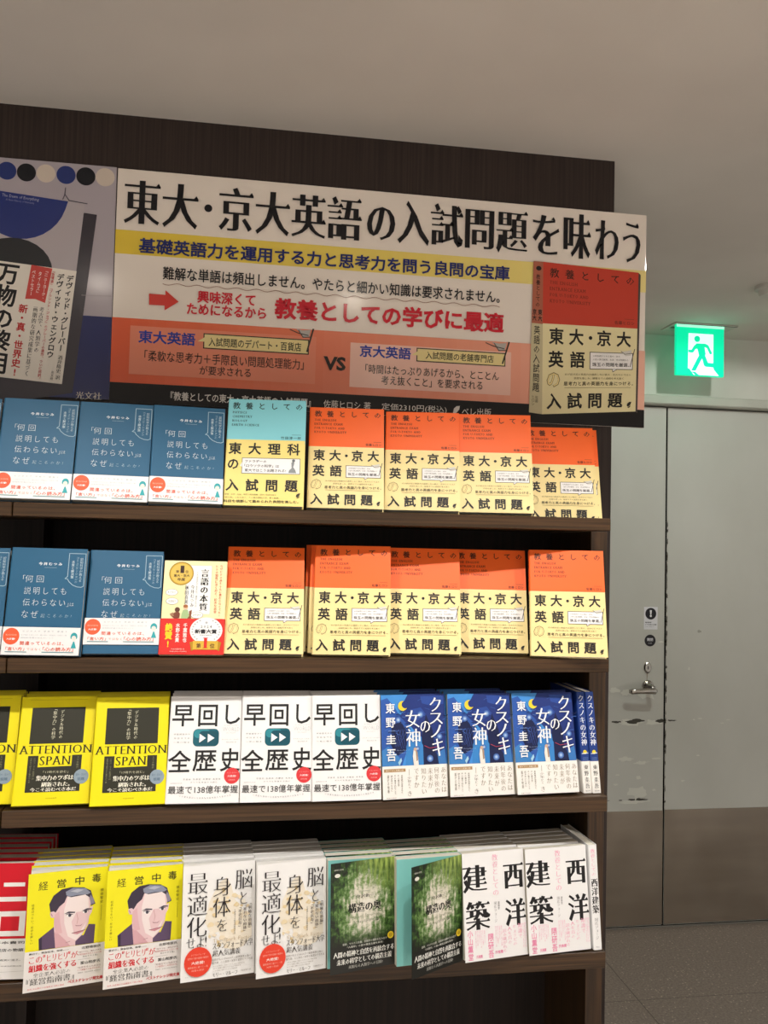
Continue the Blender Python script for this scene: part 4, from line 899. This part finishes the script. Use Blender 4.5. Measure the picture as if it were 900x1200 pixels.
def book_meshes(kind):
    if kind in _K: return _K[kind]
    k = KINDS[kind]; W, H, T, side = k['W'], k['H'], k['T'], k['side']
    r = {}
    split = k.get('split', False)
    mb = MB()
    shell(mb, W, H, T, side, [(a*H, b*H, mm) for a, b, mm in k['segs']], front=not split)
    if not split:
        k['draw'](Canvas(mb, lambda u, v: ((u-0.5)*W, (1-v)*H), aspect=H/W))
    sd = k.get('spine')
    if sd:   # lettering on the left-hand spine
        smb = MB(); sd(Canvas(smb, lambda u, v: ((u-0.5)*T, (1-v)*H), aspect=H/T))
        o = len(mb.v)
        for a, mi_ in zip(smb.f, smb.mi):
            mb.f.append(tuple(i+o for i in a)); mb.mi.append(mb.slot(smb.mats[mi_]))
        mb.v += [(-W/2+y, T/2-x, z) for x, y, z in smb.v]
    r['cover'] = mb.mesh('cover')
    mb = MB(); t = 0.0009
    xa, xb = (-W/2+0.001, W/2-0.0025) if side < 0 else (-W/2+0.0025, W/2-0.001)
    pm = PAGES_W if k.get('white') else PAGES
    y0 = 0.0011 if split else t
    mb.box(xa, y0, 0.0010, xb, T-t, H-0.0004, pm)
    if split and k.get('end'): mb.box(xa, y0-0.0003, 0.0012, xb, y0-0.0001, H-0.0012, k['end'])
    r['page_block'] = mb.mesh('page_block')
    if split:
        hx_ = W/2
        for nm, dr in (('front_cover', True), ('front_plain', False)):
            mb = MB()
            fm = forest_mat() if k.get('fcol') == 'forest' else k['segs'][0][2]
            mb.box(-W, 0.0, 0.0, 0.0, 0.0007, H, fm)
            if dr: k['draw'](Canvas(mb, lambda u, v: ((u-1.0)*W, (1-v)*H), aspect=H/W))
            r[nm] = mb.mesh('front_cover')
    if k.get('band'):
        z0, z1, colr, dr = k['band']
        mb = MB(); hb = (z1-z0)*H
        if split:
            mb.box(-W-0.0003, -0.0032, 0, 0.0002, -0.0022, hb, mat(colr, 0.45))
            dr(Canvas(mb, lambda u, v: ((u-1.0)*W, (1-v)*hb), -0.0034, aspect=hb/W))
        else:
            shell(mb, W, hb, T, side, [(0, hb, mat(colr, 0.45))], t=0.0004, out=0.0022)
            dr(Canvas(mb, lambda u, v: ((u-0.5)*W, (1-v)*hb), -0.0024, aspect=hb/W))
        r['paper_band'] = mb.mesh('paper_band')
    _K[kind] = r
    return r
ZT = {r: SH[r][1] for r in SH}
def pose(o, x, y, z, yaw, lean, roll=0.0):
    M = Matrix.Translation((x, y, z)) @ Matrix.Rotation(math.radians(yaw), 4, 'Z') @ Matrix.Rotation(math.radians(-lean), 4, 'X') @ Matrix.Rotation(math.radians(-roll), 4, 'Y')
    o.matrix_world = M
def book(kind, row, x, y, yaw, lean, label, group, roll=0.0, opn=0.0, plain=False, z=None, name=None):
    k = KINDS[kind]; ms = book_meshes(kind)
    o = thing(name or 'paperback_book', label, 'book', (0, 0, 0), group)
    z = ZT[row] if z is None else z
    z += (k['T']+(0.0024 if k.get('band') and not k.get('split') else 0))*math.sin(math.radians(lean))+0.0006+abs(k['W']/2*math.sin(math.radians(roll)))
    pose(o, x, y, z, yaw, lean, roll)
    link('cover', ms['cover'], o); link('page_block', ms['page_block'], o)
    if 'front_cover' in ms:
        fc = link('front_cover', ms['front_plain' if plain else 'front_cover'], o)
        fc.location = (k['W']/2, 0, 0); fc.rotation_euler = (0, 0, math.radians(opn))
        fc['label'] = 'printed front cover curling open' if opn else 'printed front cover'
        par = fc
    else: par = o
    if 'paper_band' in ms and not (plain and 'front_cover' in ms):
        b_ = link('paper_band', ms['paper_band'], par); b_.location = (0, 0, k['band'][0]*k['H'])
    return o
ORD = ['second', 'third', 'fourth', 'fifth', 'sixth', 'seventh', 'eighth']
def stack(kind, row, x, y, yaw, lean, n, what, group, gap=0.0, jit=0.0005):
    """copies stored behind the front one, leaning on one another"""
    k = KINDS[kind]; cl = min(lean, 2.5) if row == 4 else lean*0.9
    d = (k['T']+(0.0050 if k.get('band') and not k.get('split') else 0.0010))/math.cos(math.radians(cl))
    gap += k['H']*(math.sin(math.radians(lean))-math.sin(math.radians(cl)))+k['T']/math.cos(math.radians(lean))-k['T']+0.001
    for i in range(n):
        j = (i+1)*d+gap
        dx = -math.sin(math.radians(yaw))*j+random.uniform(-jit, jit); dy = math.cos(math.radians(yaw))*j
        book(kind, row, x+dx, y+dy, yaw, cl, '%s, %s from the front' % (what, ORD[i]), group, plain=True)

# top shelf
G1 = 'blue books on the top shelf'
book('blue', 1, -0.506, 1.585, 2.0, 15.5, 'steel-blue book cut off by the left edge on the top shelf', G1)
book('blue', 1, -0.374, 1.578, -0.2, 15.0, 'steel-blue book with white band, leftmost full cover on the top shelf', G1, -0.4)
book('blue', 1, -0.2435, 1.584, 1.5, 15.0, 'steel-blue book with white band, middle of three on the top shelf', G1, -0.5)
book('blue', 1, -0.112, 1.581, 3.3, 16.0, 'steel-blue book with white band beside the cyan book on the top shelf', G1, -0.6)
book('cyan', 1, 0.025, 1.582, -5.5, 15.9, 'cyan and cream paperback on the top shelf, the only cyan cover', 'paperbacks on the top shelf', 0.3)
G1o = 'orange and cream paperbacks on the top shelf'
book('orange', 1, 0.1765, 1.595, -5.3, 18.6, 'orange and cream paperback right beside the cyan one on the top shelf', G1o)
book('orange', 1, 0.3215, 1.596, -8.9, 19.4, 'orange and cream paperback, second from the cyan one on the top shelf', G1o)
book('orange', 1, 0.4655, 1.595, -9.7, 18.3, 'orange and cream paperback, third from the cyan one on the top shelf', G1o)
zb = SH[1][1]-0.014
book('orange', 1, 0.6145, 1.640, -9.0, 17.9, 'orange and cream paperback sunk behind the lip at right end of the top shelf', G1o, z=zb)
book('orange', 1, 0.6330, 1.664, -9.0, 17.9, 'dim orange paperback peeking out behind the one at right end of the top shelf', G1o, z=zb)
# second shelf
G2 = 'blue books on the second shelf'
book('blue', 2, -0.4815, 1.582, -0.2, 14.5, 'steel-blue book cut off by the left edge on the second shelf', G2)
book('blue', 2, -0.349, 1.572, -1.8, 12.0, 'steel-blue book with white band at its foot on the second shelf', G2, -0.5)
book('bluehigh', 2, -0.2165, 1.583, 1.2, 16.4, 'steel-blue book with raised white band beside the small cream book', G2, -0.3)
book('gengo', 2, -0.0945, 1.582, -2.2, 16.3, 'small cream and red book with gold medal on the second shelf', 'paperbacks on the second shelf')
G2o = 'orange and cream paperbacks on the second shelf'
book('orange', 2, 0.0325, 1.582, -2.2, 23.0, 'orange and cream paperback beside the small cream book, top in shadow', G2o)
book('orange', 2, 0.192, 1.582, -6.9, 16.7, 'orange and cream paperback standing foremost in the middle of the second shelf', G2o, 0.3)
book('orange', 2, 0.1845, 1.602, -6.9, 16.7, 'orange paperback showing a sliver behind the foremost one on the second shelf', G2o)
book('orange', 2, 0.1770, 1.622, -6.9, 16.7, 'orange paperback showing the farther of two slivers on the second shelf', G2o)
book('orange', 2, 0.3300, 1.600, -7.7, 18.8, 'orange and cream paperback, third from right on the second shelf', G2o)
book('orange', 2, 0.466, 1.616, -9.5, 19.1, 'orange and cream paperback, second from right on the second shelf', G2o)
book('orange', 2, 0.602, 1.561, -13.0, 16.7, 'orange and cream paperback at right end of the second shelf', G2o, 0.3)
# third shelf
G3 = 'yellow books on the third shelf'; G3b = 'copies stored behind on the third shelf'
yb = [(-0.454, 1.586, 4.0, 19.5, 'bright yellow book cut off by the left edge on the third shelf', 0), (-0.324, 1.575, 1.8, 21.5, 'bright yellow book with black box, middle one on the third shelf', 0.4), (-0.194, 1.566, 3.1, 20.2, 'bright yellow book with black box beside the white books', 0)]
for x, y, a, l, lab, ro in yb: book('yellow', 3, x, y, a, l, lab, G3, ro)
stack('yellow', 3, -0.454, 1.586, 4.0, 19.5, 2, 'yellow copy behind the edge-cut yellow book, third shelf', G3b)
stack('yellow', 3, -0.324, 1.575, 1.8, 21.5, 2, 'yellow copy behind the middle yellow book, third shelf', G3b)
stack('yellow', 3, -0.194, 1.566, 3.1, 20.2, 2, 'yellow copy behind the yellow book next to the white books', G3b)
wb = [(-0.0675, 1.565, -0.9, 19.0, 'white book with teal fast-forward button, left one of three', 'white copy behind the left book with teal button'), (0.0605, 1.566, -0.8, 15.7, 'white book with teal fast-forward button, middle one of three', 'white copy behind the middle book with teal button'), (0.1885, 1.569, 1.6, 12.0, 'white book with teal fast-forward button beside the blue novels', 'white copy behind the right book with teal button')]
for x, y, a, l, lab, lb in wb:
    book('world', 3, x, y, a, l, lab, 'white books on the third shelf'); stack('world', 3, x, y, a, l, 2, lb, G3b)
kb = [(0.3168, 1.577, 6.5, 10.0, 'blue night-forest novel with white band beside the white books', 'blue novel copy behind the left night-forest cover'), (0.4445, 1.582, 4.0, 10.0, 'blue night-forest novel with white band, middle one of three', 'blue novel copy behind the middle night-forest cover'), (0.5735, 1.583, 4.4, 12.3, 'blue night-forest novel with white band beside the two spines', 'blue novel copy behind the right night-forest cover')]
for i, (x, y, a, l, lab, lb) in enumerate(kb):
    book('kusu', 3, x, y, a, l, lab, 'blue novels on the third shelf'); stack('kusu', 3, x, y, a, l, (2, 2, 1)[i], lb, G3b)
def spine_book(kind, row, x, y, yaw, lean, roll, w, label, group, draw, split_z):
    k = KINDS[kind]; D, H = k['W'], k['H']
    o = thing('paperback_book', label, 'book', (0, 0, 0), group)
    pose(o, x, y, ZT[row]+D*math.sin(math.radians(lean))*0.0+0.0012+abs(w/2*math.sin(math.radians(roll))), yaw, lean, roll)
    # seen spine first: depth runs back along y, so lean is taken by the sheared block
    sh = math.tan(math.radians(SPLEAN))
    mb = MB()
    def skew(v): return [(a, b+c_*sh, c_) for a, b, c_ in v]
    t = MB()
    r_ = 0.0022
    prof = [(-w/2, D), (-w/2, r_), (-w/2+r_*0.3, r_*0.3), (-w/2+r_, 0), (w/2-r_, 0), (w/2-r_*0.3, r_*0.3), (w/2, r_), (w/2, D), (w/2-0.0008, D), (w/2-0.0008, 0.0009), (-w/2+0.0008, 0.0009), (-w/2+0.0008, D)]
    for z0, z1, mm in split_z: t.prism(prof, z0*H, z1*H, mm)
    draw(Canvas(t, lambda u, v: ((u-0.5)*w, (1-v)*H), aspect=H/w))
    t.v = skew(t.v); t.obj('cover', o)
    t = MB(); t.box(-w/2+0.0009, 0.0012, 0.0018, w/2-0.0009, D-0.002, H-0.0018, PAGES); t.v = skew(t.v); t.obj('page_block', o)
    return o
SPLEAN = 12.0
kz_ = [(0, 0.31, mat('f3f0ea', 0.45)), (0.31, 1, mat('223f86', 0.45))]
spine_book('kusu', 3, 0.6555, 1.592, 4, 0, 0, 0.0175, 'blue and white spine of a night-forest novel, left of two', 'spine-out books at the right end', draw_spine_kusu, kz_)
spine_book('kusu', 3, 0.6735, 1.591, 4, 0, 0, 0.0175, 'blue and white spine of a night-forest novel, right of two', 'spine-out books at the right end', draw_spine_kusu, kz_)
# lowest visible shelf: covers curl open about their right-hand spine
G4b = 'copies stored behind on the fourth shelf'
def opened(kind, x, y, yaw, lean, byaw, lab, lb, grp, n, jit=0.0006, xo=0.0):
    """x,y,yaw: where the front cover is; byaw: yaw of the book itself"""
    W = KINDS[kind]['W']; a, b = math.radians(yaw), math.radians(byaw)
    hx_, hy_ = x+W/2*math.cos(a), y+W/2*math.sin(a)
    bx_, by_ = hx_-W/2*math.cos(b), hy_-W/2*math.sin(b)
    book(kind, 4, bx_, by_, byaw, lean, lab, grp, opn=yaw-byaw)
    stack(kind, 4, bx_+xo, by_, byaw, lean, n, lb, G4b, jit=jit)
book('red', 4, -0.418, 1.582, -3.0, 9.0, 'red book with white block letters cut off by the left edge', 'front books on the fourth shelf')
stack('red', 4, -0.418, 1.582, -3.0, 9.0, 5, 'red copy behind the book with white block letters', G4b)
opened('keiei', -0.285, 1.544, 15.3, 6.2, 4, 'yellow portrait book with white band beside the red book', 'yellow copy behind the left portrait book', 'front books on the fourth shelf', 4)
opened('keiei', -0.157, 1.539, 14.5, 7.8, 4, 'yellow portrait book with white band, right one of two', 'yellow copy behind the right portrait book', 'front books on the fourth shelf', 4)
opened('brain', -0.031, 1.542, 14.0, 9.0, 4, 'white red-disc book with thin black characters, beside the yellow portrait', 'white copy behind the left book with red disc', 'front books on the fourth shelf', 4)
opened('brain', 0.0955, 1.544, 15.0, 7.4, 4, 'white red-disc book with thin black characters, beside the forest cover', 'white copy behind the right book with red disc', 'front books on the fourth shelf', 4)
opened('forest', 0.223, 1.547, 16.5, 5.4, 4.5, 'green forest-cover book slightly open, beside the white red-disc book', 'mint copy behind the left forest-cover book', 'front books on the fourth shelf', 4)
opened('forest', 0.354, 1.529, 32.7, 4.8, 6, 'green forest-cover book swung wide open showing mint endpaper', 'mint copy behind the wide-open forest-cover book', 'front books on the fourth shelf', 4)
opened('arch', 0.471, 1.559, 10.8, 8.9, 6.5, 'white book with large black characters and pink writing beside forest cover', 'white copy behind the left book with pink writing', 'front books on the fourth shelf', 4, xo=-0.004)
opened('arch', 0.597, 1.571, 7.2, 8.6, 6.0, 'white book with large black characters and pink writing at right end', 'white copy behind the right book with pink writing', 'front books on the fourth shelf', 4, xo=-0.004)
SPLEAN = 8.6
spine_book('arch', 4, 0.6735, 1.578, 4, 0, 0, 0.0175, 'white spine with black and pink characters at right end', 'spine-out books at the right end', draw_spine_arch, [(0, 1, mat('f4f3f2', 0.45))])

# ---------------------------------------------------------------- posters on the dark wall
YP = 1.9075
def ray(x, y):
    return CR*((x-450)/FPX)+CU*(-(y-600)/FPX)+CF
def on_wall(x, y, Y=YP):
    d = ray(x, y); t = Y/d[1]
    return t*d[0], EYE+t*d[2]
def poster_board(name, label, x0, x1, z0, z1, rot, base, draw):
    o = thing(name, label, 'poster', (x0, YP, z1))
    o.rotation_euler = (0, math.radians(rot), 0)
    mb = MB(); mb.box(0, 0, -(z1-z0), x1-x0, 0.005, 0, mat(base, 0.13, 0.4), 0.0006)
    cr_, sr_ = math.cos(math.radians(rot)), math.sin(math.radians(rot))
    def px(p, q):      # a measured spot of the poster, in board coordinates
        X, Z = on_wall(p, q); X -= x0; Z -= z1
        return (X*cr_-Z*sr_, X*sr_+Z*cr_)
    draw(mb, px)
    mb.obj('printed_board', o)
    return o
class Board:
    def __init__(self, mb, px): self.mb = mb; self.px = px; self.c = Canvas(mb, lambda u, v: (u, v), -0.0003, 3e-5, 1.0)
    def quad(self, pts, col, rough=0.22):
        p = [self.px(*q) for q in pts]; self.c._put(p, [tuple(range(len(p)))], mat(col, rough, 0.5))
    def text(self, s, L, R, col, style=REG, sp=0.0, res=2):
        a, b, d, e = self.px(L[0], L[1]), self.px(L[0], L[2]), self.px(R[0], R[1]), self.px(R[0], R[2])
        u0, u1 = (a[0]+b[0])/2, (d[0]+e[0])/2; zt = (a[1]+d[1])/2; zb = (b[1]+e[1])/2
        v, f = layout(s, style, False, sp, res); lo, hi = v.min(0), v.max(0); w = hi-lo
        uv = np.stack([u0+(v[:, 0]-lo[0])/w[0]*(u1-u0), zb+(v[:, 1]-lo[1])/w[1]*(zt-zb)], 1)
        self.c._put(uv, f, mat(col, 0.13, 0.4))
    def line(self, pts, w, col): self.c.line([self.px(*q) for q in pts], w, mat(col, 0.13, 0.4))
    def circ(self, x, y, r, col, n=36, a0=0, a1=360):
        c0 = self.px(x, y); c1 = self.px(x+r, y+r*0.09); rr = math.hypot(c1[0]-c0[0], c1[1]-c0[1])
        p = [(c0[0]+rr*math.cos(math.radians(a0+(a1-a0)*i/n)), c0[1]+rr*math.sin(math.radians(a0+(a1-a0)*i/n))) for i in range(n if a1-a0 >= 360 else n+1)]
        self.c._put(p, [tuple(range(len(p)))], mat(col, 0.13, 0.4))
def lerp(a, b, t): return tuple(a[i]+(b[i]-a[i])*t for i in range(len(a)))
def draw_main(mb, px):
    B = Board(mb, px); wd = PW_; hd_ = PH_
    def strip(z0, z1, cols, n=32, x0=0.0, x1=None):
        x1 = wd if x1 is None else x1
        for i in range(n):
            t = i/(n-1); col = lerp(cols[0], cols[1], t); a = x0+(x1-x0)*i/n; b = x0+(x1-x0)*(i+1)/n
            B.c._put([(a, z0), (b, z0), (b, z1), (a, z1)], [(0, 1, 2, 3)], mat('%02x%02x%02x' % tuple(int(k) for k in col), 0.13, 0.4))
    yt = (px(130, 270.5)[1]+px(625, 305)[1])/2; yb_ = (px(130, 300.3)[1]+px(625, 329.5)[1])/2
    strip(yb_, yt, ((236, 205, 70), (243, 226, 150)))
    ot = (px(131, 372)[1]+px(619, 402.5)[1])/2; ob = (px(129.5, 447.6)[1]+px(755, 480.7)[1])/2
    strip(ob, ot, ((232, 100, 62), (246, 190, 168)))
    B.c._put([(0, -hd_), (wd, -hd_), (wd, ob), (0, ob)], [(0, 1, 2, 3)], mat('120f0f', 0.3, 0.3))
    def boxq(L, R, col):
        a, b, d, e = px(L[0], L[1]), px(L[0], L[2]), px(R[0], R[1]), px(R[0], R[2])
        zt, zb = (a[1]+d[1])/2, (b[1]+e[1])/2
        B.c._put([(a[0], zb), (d[0], zb), (d[0], zt), (a[0], zt)], [(0, 1, 2, 3)], mat(col, 0.13, 0.4))
        return a[0], d[0], zb, zt
    boxq((153, 380.8, 437.5), (370.5, 396, 451.4), 'ee8f72'); boxq((410.7, 400.7, 454), (598.7, 414, 463.3), 'f8c8b6')
    K = '17171c'
    tl = lambda x: (x, 211+46*(x-145.7)/604.3, 263+46*(x-145.7)/604.3)
    TS = (0.040, -0.014, 'm')
    B.text('東大', tl(145.7), tl(232.5), K, TS, 0.02, 3); B.circ(244.2, 244.5, 4.6, K); B.text('京大英語', tl(256.5), tl(424), K, TS, 0.02, 3)
    a_ = tl(430); B.text('の', (430, a_[1]+9, a_[2]-4), (463, tl(463)[1]+9, tl(463)[2]-4), K, TS, 0, 3)
    B.text('入試問題', tl(466), tl(618), K, TS, 0.02, 3); a_ = tl(624)
    B.text('を', (624, a_[1]+4, a_[2]-2), (655, tl(655)[1]+4, tl(655)[2]-2), K, TS, 0, 3); B.text('味', tl(660), tl(692), K, TS, 0, 3)
    a_ = tl(697); B.text('わう', (697, a_[1]+5, a_[2]-1), (750, tl(750)[1]+5, tl(750)[2]+1), K, TS, 0.0, 3)
    B.text('基礎英語力を運用する力と思考力を問う良問の宝庫', (162.7, 280.5, 297.9), (596.8, 310.5, 329), '26306e', BOLD)
    B.text('難解な単語は頻出しません。やたらと細かい知識は要求されません。', (191, 314, 328.5), (585.4, 340, 355.5), '222226', MED)
    wv = []
    for i in range(120):
        t = i/119; wv.append((191+394*t, 333+27*t+1.2*math.sin(i*0.9)))
    B.line(wv, 0.0014, 'b08a7a')
    B.quad([(174.8, 344.5), (194, 346), (194, 340.5), (209.5, 354), (193, 364), (193, 358.5), (174.8, 357.5)], 'd83a30')
    R = 'd22838'
    B.text('興味深くて', (231.4, 341, 356), (299.4, 345, 359), R, BOLD); B.text('ためになるから', (219, 356.5, 369), (312, 360, 374), R, BOLD)
    B.text('教養としての学びに最適', (321.4, 349, 375.5), (590.4, 367, 390), R, (0.034, 0.032, ''))
    NB = '2a3f9e'
    B.text('東大英語', (162.2, 387.5, 402), (229, 390, 406), NB, BOLD); B.text('京大英語', (421.3, 404.7, 418), (481.3, 407.3, 422.5), NB, BOLD)
    def flag(L, R, tl, tr, s, pole):
        x0, x1, z0, z1 = boxq(L, R, '2a2622'); a, b = 0.0022, 0.0022
        B.c._put([(x0+a, z0+b), (x1-a, z0+b), (x1-a, z1-b), (x0+a, z1-b)], [(0, 1, 2, 3)], mat('f0dd9c', 0.13, 0.4))
        B.c._put([(x0, z0+(z1-z0)*0.45), (x0+0.003, z0+(z1-z0)*0.45), (x0+0.003, z0+(z1-z0)*0.75), (x0-0.012, z0+(z1-z0)*0.45)], [(0, 1, 2, 3)], mat('f0dd9c', 0.13, 0.4))
        B.text(s, tl, tr, '1e1c1a', MED)
        B.line(pole, 0.0035, '3a342e')
        (xa, ya) = pole[0]
        B.quad([(xa-20, ya-1), (xa-12, ya+1), (xa-3, ya+0.5), (xa-5, ya+9), (xa-12, ya+10), (xa-14, ya+5)], 'b9b2ac'); B.line([(xa-27, ya), (xa-18, ya+4), (xa-6, ya+7)], 0.002, '4a443e'); B.line([(xa-17, ya+1), (xa-12, ya+9), (xa-4, ya+9)], 0.002, '5a544e')
    flag((238.7, 390.6, 408.4), (362.2, 398.7, 416.4), (244.5, 396.2, 407), (352.8, 401.4, 411.6), '入試問題のデパート・百貨店', [(367, 386.5), (359.7, 412)])
    flag((488, 406.8, 423.3), (592, 415.3, 430.5), (498.4, 412.4, 421.8), (578, 416.4, 425), '入試問題の老舗専門店', [(596, 402), (588.5, 426)])
    B.text('「柔軟な思考力＋手際良い問題処理能力」', (169.6, 411.5, 424), (355.8, 420.5, 433), '1c1a1a', REG); B.text('が要求される', (233.9, 429, 439.5), (293.9, 432, 442.5), '1c1a1a', REG)
    B.text('「時間はたっぷりあげるから、とことん', (428, 427.5, 438), (584, 435.5, 446), '1c1a1a', REG); B.text('考え抜くこと」を要求される', (446.7, 441, 451.8), (565, 446.5, 456.5), '1c1a1a', REG)
    B.text('VS', (379, 417.5, 434), (405, 419, 435), '2a2220', (0.04, 0.035, ''))
    Wt = 'e6e2dc'
    B.text('『教養としての東大・京大英語の入試問題』', (200, 459, 469), (364, 467.5, 478), Wt, MED); B.text('佐藤ヒロシ 著', (379, 469, 478), (434, 471.5, 481), Wt, REG)
    B.text('定価2310円(税込)', (447, 472.3, 482), (523, 476.5, 485.2), Wt, REG); B.text('ベレ出版', (541, 477.5, 487.5), (575, 479.3, 488.8), Wt, REG)
    B.quad([(530.5, 484), (531.5, 479), (534.5, 476.3), (538.5, 476), (537.8, 480), (535, 483.5), (531.5, 485.5)], Wt)
    # printed picture of the orange paperback
    q = [px(636, 307.4), px(747.5, 320.2), px(743.9, 482.5), px(634.5, 485.7)]
    def bil(u, v):
        a = lerp(q[0], q[1], u); b = lerp(q[3], q[2], u); return lerp(a, b, v)
    cc = Canvas(mb, bil, B.c.y-0.0001, 2.4e-5, 1.5)
    sq = [px(624.7, 306.5), px(636, 307.4), px(634.5, 485.7), px(619.2, 483.4)]
    shq = [px(747.5, 320.2), px(750, 323), px(746, 484.5), px(743.9, 482.5)]
    B.c._put([shq[3], shq[2], shq[1], shq[0]], [(0, 1, 2, 3)], mat('463a34', 0.3, 0.5))
    def sbil(u, v): return lerp(lerp(sq[0], sq[1], u), lerp(sq[3], sq[2], u), v)
    sc2 = Canvas(mb, sbil, B.c.y-0.0001, 2.4e-5, 14)
    sc2.rect(0, 0, 1, 0.41, 'b0644c'); sc2.rect(0, 0.41, 1, 1, 'c9be98')
    leaf(sc2, 0.55, 0.045, 0.20, INK) if False else sc2.ell(0.55, 0.045, 0.28, INK, 0.015)
    sc2.text('教養としての', 0.30, 0.085, 0.72, 0.30, '3a1c12', MED, True); sc2.text('東大', 0.55, 0.315, 0.95, 0.395, INK, BOLD, True); sc2.text('京大', 0.05, 0.315, 0.42, 0.395, INK, BOLD, True)
    sc2.text('英語の入試問題', 0.22, 0.425, 0.76, 0.86, INK, MED, True); sc2.text('佐藤', 0.45, 0.885, 0.68, 0.93, '4a4436', REG, True); sc2.text('ヒロシ', 0.18, 0.885, 0.40, 0.95, '4a4436', REG, True)
    cc.rect(0, 0, 1, 0.405, 'c8402c'); cc.rect(0, 0.405, 1, 1, 'ebdfae')
    draw_orange(cc)
# corner measurements give the board a width of 1.21 m and a height of 0.51 m
PX0, PX1 = -0.2985, 0.9130; PZ1 = 2.3890; PZ0 = 1.8820
PW_, PH_ = PX1-PX0, PZ1-PZ0
poster_board('promotional_poster', 'wide white and orange printed poster board mounted above the books', PX0, PX1, PZ0, PZ1, 0.25, 'f1e6da', draw_main)
def draw_left(mb, px):
    B = Board(mb, px); S = 4.064
    def z(x, y): return (x/S, 180+y/S)
    w = LX1-LX0; h = LZ1-LZ0
    zt = px(136, 372)[1]
    B.c._put([(0, -h), (w, -h), (w, zt), (0, zt)], [(0, 1, 2, 3)], mat('2c3468', 0.13, 0.4))
    for x, y, col in ((33, 82, '2b3a78'), (126, 90, '1c1e24'), (219, 95, 'd8cabb'), (315, 102, '2b3a78'), (409, 109, '1c1e24'), (501, 113, 'd8cabb'), (-60, 76, 'd8cabb')):
        B.circ(x/S, 180+y/S, 11.2, col)
    # printed book with its shadow, tilted
    sh_ = 'LLL'
    B.quad([z(-260, 280), z(-260, 1230), z(345, 1140), z(462, 292), z(405, 283)], '35303a')
    B.quad([z(-300, 140), z(-300, 1030), z(295, 1098), z(405, 236)], 'b9b0b4')
    p = [z(-60, 168), z(325, 228)]
    for k in range(1, 15):
        a = math.radians(8+k*11.0); p.append(z(108+215*math.cos(a), 200+207*math.sin(a)))
    B.quad(p[::-1], '27377c')
    p = []
    for k in range(15):
        a = math.radians(180+k*180/14); p.append(z(50+200*math.cos(a), 560+160*math.sin(a)))
    B.quad(p, '2a2c30')
    B.quad([z(-300, 470), z(-300, 1030), z(295, 1098), z(365, 560)], 'f0e8dc')
    def frm(ou, ov, wu, wv_):
        # text frame on the tilted book: horizontal along (1,0.14), vertical along (-0.135,1)
        return lambda u, v: px(*z(ou+u*wu-v*wv_*0.135, ov+u*wu*0.14+v*wv_))
    def T(s, x, y, w_, h_, col, style=MED, vert=True, res=1):
        c = Canvas(mb, frm(x, y, w_, h_), B.c.y-3e-5, 1e-5, 1.0); B.c.y -= 5e-5
        c.text(s, 0, 0, 1, 1, col, style, vert, 0, res)
    T('万物の黎明', -8, 520, 108, 520, '1c1a1c', BOLD, True, 2)
    B.quad([z(150, 530), z(250, 548), z(215, 712), z(168, 693), z(120, 692)], 'd04a44')
    T('『ニューヨーク・', 215, 560, 16, 130, 'f6e2dc'); T('タイムズ』', 185, 562, 16, 100, 'f6e2dc'); T('ベストセラー', 155, 556, 16, 118, 'f6e2dc')
    T('新・真・世界史!', 92, 715, 44, 340, 'c83030', BOLD, True, 2)
    T('考古学、人類学の', 190, 730, 22, 215, '2a2828', MIN); T('画期的な研究成果に基づく', 160, 728, 22, 330, '2a2828', MIN)
    T('『負債論』『ブルシット・ジョブ』のグレーバーの遺作、ついに邦訳。', 247, 560, 16, 510, 'c84040')
    T('デヴィッド・グレーバー', 320, 578, 34, 360, '1e1c1c', BOLD, True, 2); T('デヴィッド・ウェングロウ', 275, 570, 34, 400, '1e1c1c', BOLD, True, 2)
    T('酒井隆史 訳', 278, 960, 22, 115, '3a3838', MIN); T('光文社', 245, 1035, 14, 42, '3a3838', MIN)
    T('The Dawn of Everything', 12, 190, 175, 18, 'aeb4cc', REG, False); T('A New History of Humanity', 30, 214, 135, 12, '8a92b4', REG, False)
    B.line([z(313, 165), z(310, 195), z(330, 225), z(415, 240)], 0.002, '5c5660'); B.line([z(313, 165), z(308, 200), z(300, 218)], 0.002, '5c5660'); B.line([z(390, 675), z(530, 680)], 0.001, 'a39a9e')
    c = B; B.text('光文社', (89, 458.5, 467.5), (119, 460.5, 469.5), 'd8d2cc', MIN)
LX0, LX1 = -0.86, -0.3010; LZ1 = 2.3905; LZ0 = 1.8865
poster_board('promotional_poster', 'grey and navy printed poster of a white-banded book at left', LX0, LX1, LZ0, LZ1, 0.0, 'b4abb2', draw_left)

bpy.data.objects.remove(_fo); bpy.data.curves.remove(_fc)
